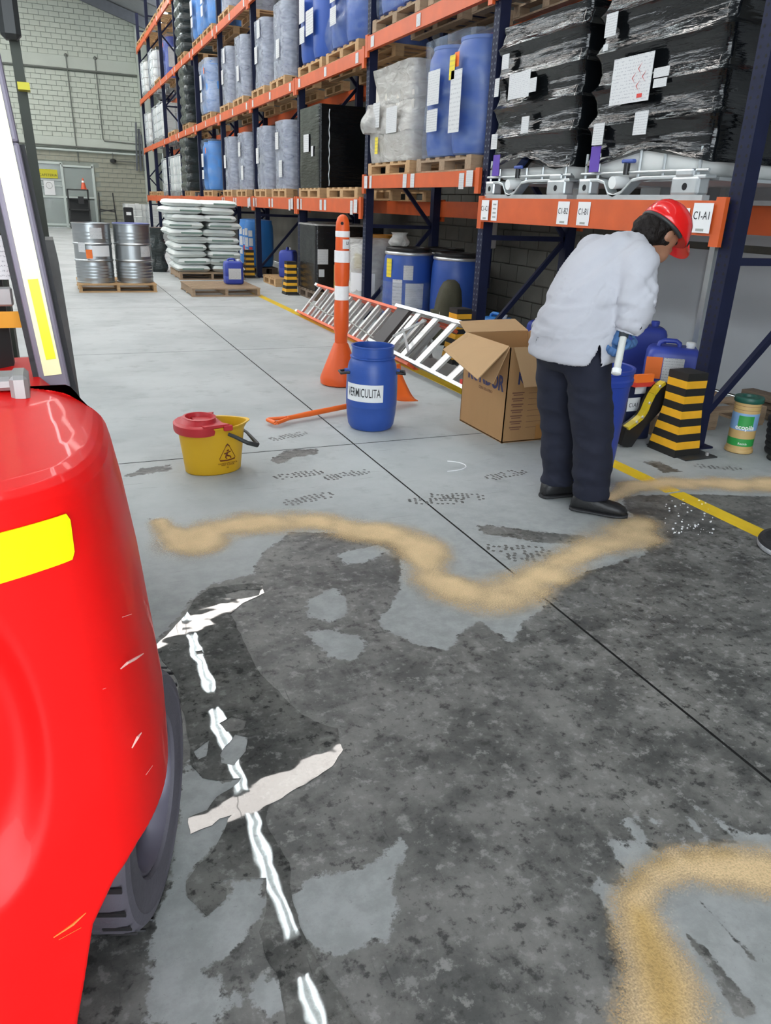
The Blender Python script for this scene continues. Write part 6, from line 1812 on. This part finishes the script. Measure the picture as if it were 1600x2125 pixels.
# --- white coat
b = MB()
rs = [ell_ring((-.062, 0, .775), (-.05, 0, 1), .195, .232, power=.9), ell_ring((-.068, 0, .80), (-.05, 0, 1), .193, .230, power=.9), ell_ring((-.075, 0, .87), (0, 0, 1), .180, .222, power=.92),
      ell_ring((-.065, 0, .95), (.15, 0, 1), .168, .212), ell_ring((-.035, 0, 1.03), (.4, 0, 1), .158, .208), ell_ring((.015, 0, 1.11), (.7, 0, 1), .155, .212),
      ell_ring((.075, 0, 1.175), (.9, 0, 1), .150, .220), ell_ring((.13, 0, 1.225), (1, 0, .9), .130, .205), ell_ring((.178, 0, 1.262), (1, 0, .8), .095, .150), ell_ring((.215, 0, 1.288), (1, 0, .7), .068, .080)]
b.rings(rs)
limb(b, [(.10, -.12, 1.205), (.07, -.175, 1.20), (.045, -.215, 1.14), (.028, -.24, 1.06), (.018, -.242, .99), (.008, -.238, .940)], [.098, .092, .086, .083, .080, .062])
limb(b, [(.12, .12, 1.22), (.14, .185, 1.21), (.18, .225, 1.12), (.22, .255, 1.03), (.26, .21, .95), (.29, .18, .90)], [.10, .098, .09, .085, .078, .064])
me = fuse(b, .009, 5)
def rdg(q): return max(-.5, 1-abs(noise.noise(q))*2.4)
def crease(p):
    # drag folds running from the bent waist up to the armpit, plus loose ripples
    f = .013*rdg(Vector((p.x*2.6+p.y*1.5, p.y*3.2, p.z*9-p.x*7+p.y*5)))
    f += .007*rdg(Vector((p.x*5+3, p.y*6, p.z*19-p.x*16+p.y*12)))
    w = max(0, 1-abs(p.z-.96)/.16)
    f += .010*w*rdg(Vector((p.x*2+7, p.y*2.5, p.z*24-p.x*6)))
    if p.y < -.16: f += .011*max(0, 1-abs(p.z-1.05)/.2)*rdg(Vector((p.x*7, p.y*4+5, p.z*15+p.x*14)))
    return f-.006
for v in me.vertices:
    p = v.co.copy(); v.co += v.normal*crease(p)*(1 if p.z > .82 else .5)
# open hem: drop the closed bottom, cut the side vent
bm = bmesh.new(); bm.from_mesh(me); kill = []
for f in bm.faces:
    c = f.calc_center_median()
    if f.normal.z < -.75 and c.z < .80 and abs(c.y) < .22 and abs(c.x+.06) < .185: kill.append(f)
    elif c.y < -.05 and c.z < .875 and abs(c.x+.125+(.875-c.z)*.1) < .028*(.875-c.z)/.09: kill.append(f)
bmesh.ops.delete(bm, geom=kill, context='FACES')
for v in bm.verts:
    if v.is_boundary and v.co.y < -.05 and .79 < v.co.z < .885 and abs(v.co.x+.125+(.875-v.co.z)*.1) < .06:
        cx_ = -.125-(.875-v.co.z)*.1; hw = .028*max(0, .875-v.co.z)/.09
        v.co.x = cx_+math.copysign(hw, v.co.x-cx_)
bm.to_mesh(me); bm.free()
co = obj('coat', me, M['coat'], pn)
so = co.modifiers.new('cloth', 'SOLIDIFY'); so.thickness = .003; so.offset = -1
cu_ = MB(); cu_.tube([Vector((.008, -.238, .945)), Vector((.002, -.236, .920))], [.060, .056], 22, caps=False); cu_.build('cuff', M['coat'], co, smooth=60)
# --- shoes
def shoe(ank, heading, name='shoe'):
    d = Vector((math.cos(heading), math.sin(heading), 0)); l = Vector((-d.y, d.x, 0)); o_ = Vector((ank[0], ank[1], 0))-d*.07
    def sec(u, w, zt, zb=.0):
        c = o_+d*u; out = []
        for k in range(16):
            a = 2*math.pi*k/16; y_ = math.sin(a); z_ = math.cos(a)
            out.append(tuple(c+l*(w*math.copysign(abs(y_)**.7, y_))+Vector((0, 0, zb+(zt-zb)*(.5+.5*math.copysign(abs(z_)**.75, z_))))))
        return out
    mb = MB(); mb.rings([sec(-.018, .020, .05, .014), sec(-.008, .034, .085, .012), sec(.02, .042, .105, .012), (sec(.07, .044, .110, .012)), sec(.12, .045, .085, .012), sec(.17, .050, .072, .012), sec(.215, .048, .064, .012), sec(.248, .036, .05, .012), sec(.262, .016, .034, .014)])
    s_ = mb.build(name, M['shoe'], pn, smooth=60)
    so_ = MB(); so_.rings([sec(-.022, .022, .020), sec(-.01, .038, .020), sec(.03, .046, .020), sec(.08, .043, .018), sec(.12, .046, .018), sec(.17, .054, .020), sec(.22, .051, .020), sec(.252, .038, .020), sec(.268, .018, .020)])
    so_.build('sole', M['black_rubber'], s_, smooth=40)
    return s_
shoe((.062, -.103), R(-48)); shoe((.052, .138), R(-8))
# --- hair and hard hat
b = MB()
ball(b, hp(-.028, 0, .008), .1, (.92, .86, 1.02), HM)
ball(b, hp(-.075, 0, -.045), .062, (1, 1.05, 1.1), HM)
ball(b, hp(-.055, -.045, -.055), .045, (1, .8, 1.2), HM); ball(b, hp(-.055, .045, -.055), .045, (1, .8, 1.2), HM)
ball(b, hp(-.01, -.062, -.03), .034, (1.3, .5, 1.2), HM); ball(b, hp(-.01, .062, -.03), .034, (1.3, .5, 1.2), HM)
me = fuse(b, .007, 3)
for v in me.vertices: v.co += v.normal*(.007*noise.noise(v.co*38)+.006*noise.noise(v.co*17))
obj('hair', me, M['hair'], pn)
hh = MB(); rs = []
for u, rf, rl in ((.020, .126, .106), (.024, .129, .109), (.045, .127, .107), (.075, .120, .101), (.10, .106, .090), (.122, .084, .072), (.136, .056, .048), (.144, .026, .022), (.146, .004, .004)):
    rs.append([tuple(hp(.004+rf*math.cos(a*math.pi/20)+(.012 if u < .05 else 0)*max(0, math.cos(a*math.pi/20)), rl*math.sin(a*math.pi/20), u)) for a in range(40)])
hh.rings(rs)
ho = hh.build('hard_hat', M['helmet'], pn, smooth=50)
pk = MB(); rs = []
for e_, dz in ((0, .026), (1, .014)):
    rs.append([tuple(hp(.10+(.030+.055*e_)*math.cos(a)*1.0, (.096+.004*e_)*math.sin(a), dz-.012*math.cos(a)*e_)) for a in [(-math.pi/2)+math.pi*k/18 for k in range(19)]])
top = rs; bot = [[tuple(Vector(p)-HUP*.004) for p in r] for r in rs]
n_ = 19
vs = top[0]+top[1]+bot[0]+bot[1]
fs = [(k, k+1, n_+k+1, n_+k) for k in range(n_-1)]+[(2*n_+k, 3*n_+k, 3*n_+k+1, 2*n_+k+1) for k in range(n_-1)]+[(n_+k, n_+k+1, 3*n_+k+1, 3*n_+k) for k in range(n_-1)]
pk.add(vs, fs).build('peak', M['helmet'], ho, smooth=50)
rg = MB()
for l_ in (-.022, 0, .022):
    rg.tube([hp(-.105+.012*k*1.0, l_*(1-.3*abs(k-9)/9), .040+.105*math.sin(math.pi*(k+2)/22)) for k in range(19)], .0035, 6)
rg.build('shell_ridge', M['helmet'], ho, smooth=60)
MB().tube([tuple(hp(.125*math.cos(a*math.pi/20)*.93, .104*math.sin(a*math.pi/20)*.95, .012)) for a in range(8, 33)], .010, 8).build('headband', M['lift_dark'], ho, smooth=60)
# --- gloves: palm, four fingers and thumb closed round the handle
def glove(wrist, hand, grip_dir, palm_n, name='glove'):
    w = Vector(wrist); h = Vector(hand); ax = (h-w).normalized(); g_ = Vector(grip_dir).normalized(); pnv = Vector(palm_n); pnv = (pnv-ax*pnv.dot(ax)).normalized(); sd = ax.cross(pnv).normalized()
    mb = MB()
    limb(mb, [w-ax*.01, w+ax*.02, h, h+ax*.025], [.033, .031, .036, .030])
    ball(mb, h+ax*.005, .04, (.55, 1.0, 1.0), Matrix((pnv, sd, ax)).transposed())
    for k, (ln, r_) in enumerate(((.070, .0098), (.080, .0102), (.074, .0098), (.058, .0088))):
        base = h+ax*.030+sd*(-.030+.0195*k)
        p1 = base+ax*ln*.32+pnv*.008; p2 = p1+ax*ln*.12+pnv*ln*.42; p3 = p2-ax*ln*.34+pnv*ln*.10
        limb(mb, [base-ax*.02, base, p1, p2, p3], [r_*1.15, r_*1.1, r_*1.05, r_, r_*.85], 10)
    tb = h-ax*.012-sd*.034
    limb(mb, [tb+sd*.015, tb-sd*.010+pnv*.012, tb-sd*.012+ax*.025+pnv*.034, tb+sd*.006+ax*.040+pnv*.048], [.015, .0135, .0115, .0095], 10)
    me = fuse(mb, .0045, 2)
    return obj(name, me, M['glove'], pn)
gl = glove(WR_R, HAND_R, (.3, .3, .8), (-.6, -.5, .1))
glove(WR_L, HAND_L, (0, 0, 1), (.2, -.9, 0))
# hand scoop with white handle held in the right hand
hs = thing('hand_scoop', (2.30, 2.97, 0), 'white round handle with a capped end gripped in the blue glove', 'scoop', R(5))
ca, cb_ = Vector((-.098, -.315, .762)), Vector((-.035, -.262, .905))
dv = (cb_-ca).normalized()
MB().tube([ca+dv*.01, cb_], .016, 16).build('handle', mat('grey_white_tube', (.62, .62, .58), .5, var=.08), hs, smooth=40)
MB().tube([ca-dv*.008, ca-dv*.004, ca+dv*.018, ca+dv*.022], [.014, .0215, .0215, .017], 18).build('end_cap', M['white_plastic'], hs, smooth=40)
MB().tube([cb_, cb_+dv*.03], [.02, .022], 14).build('collar', M['glove_dark'], hs, smooth=40)
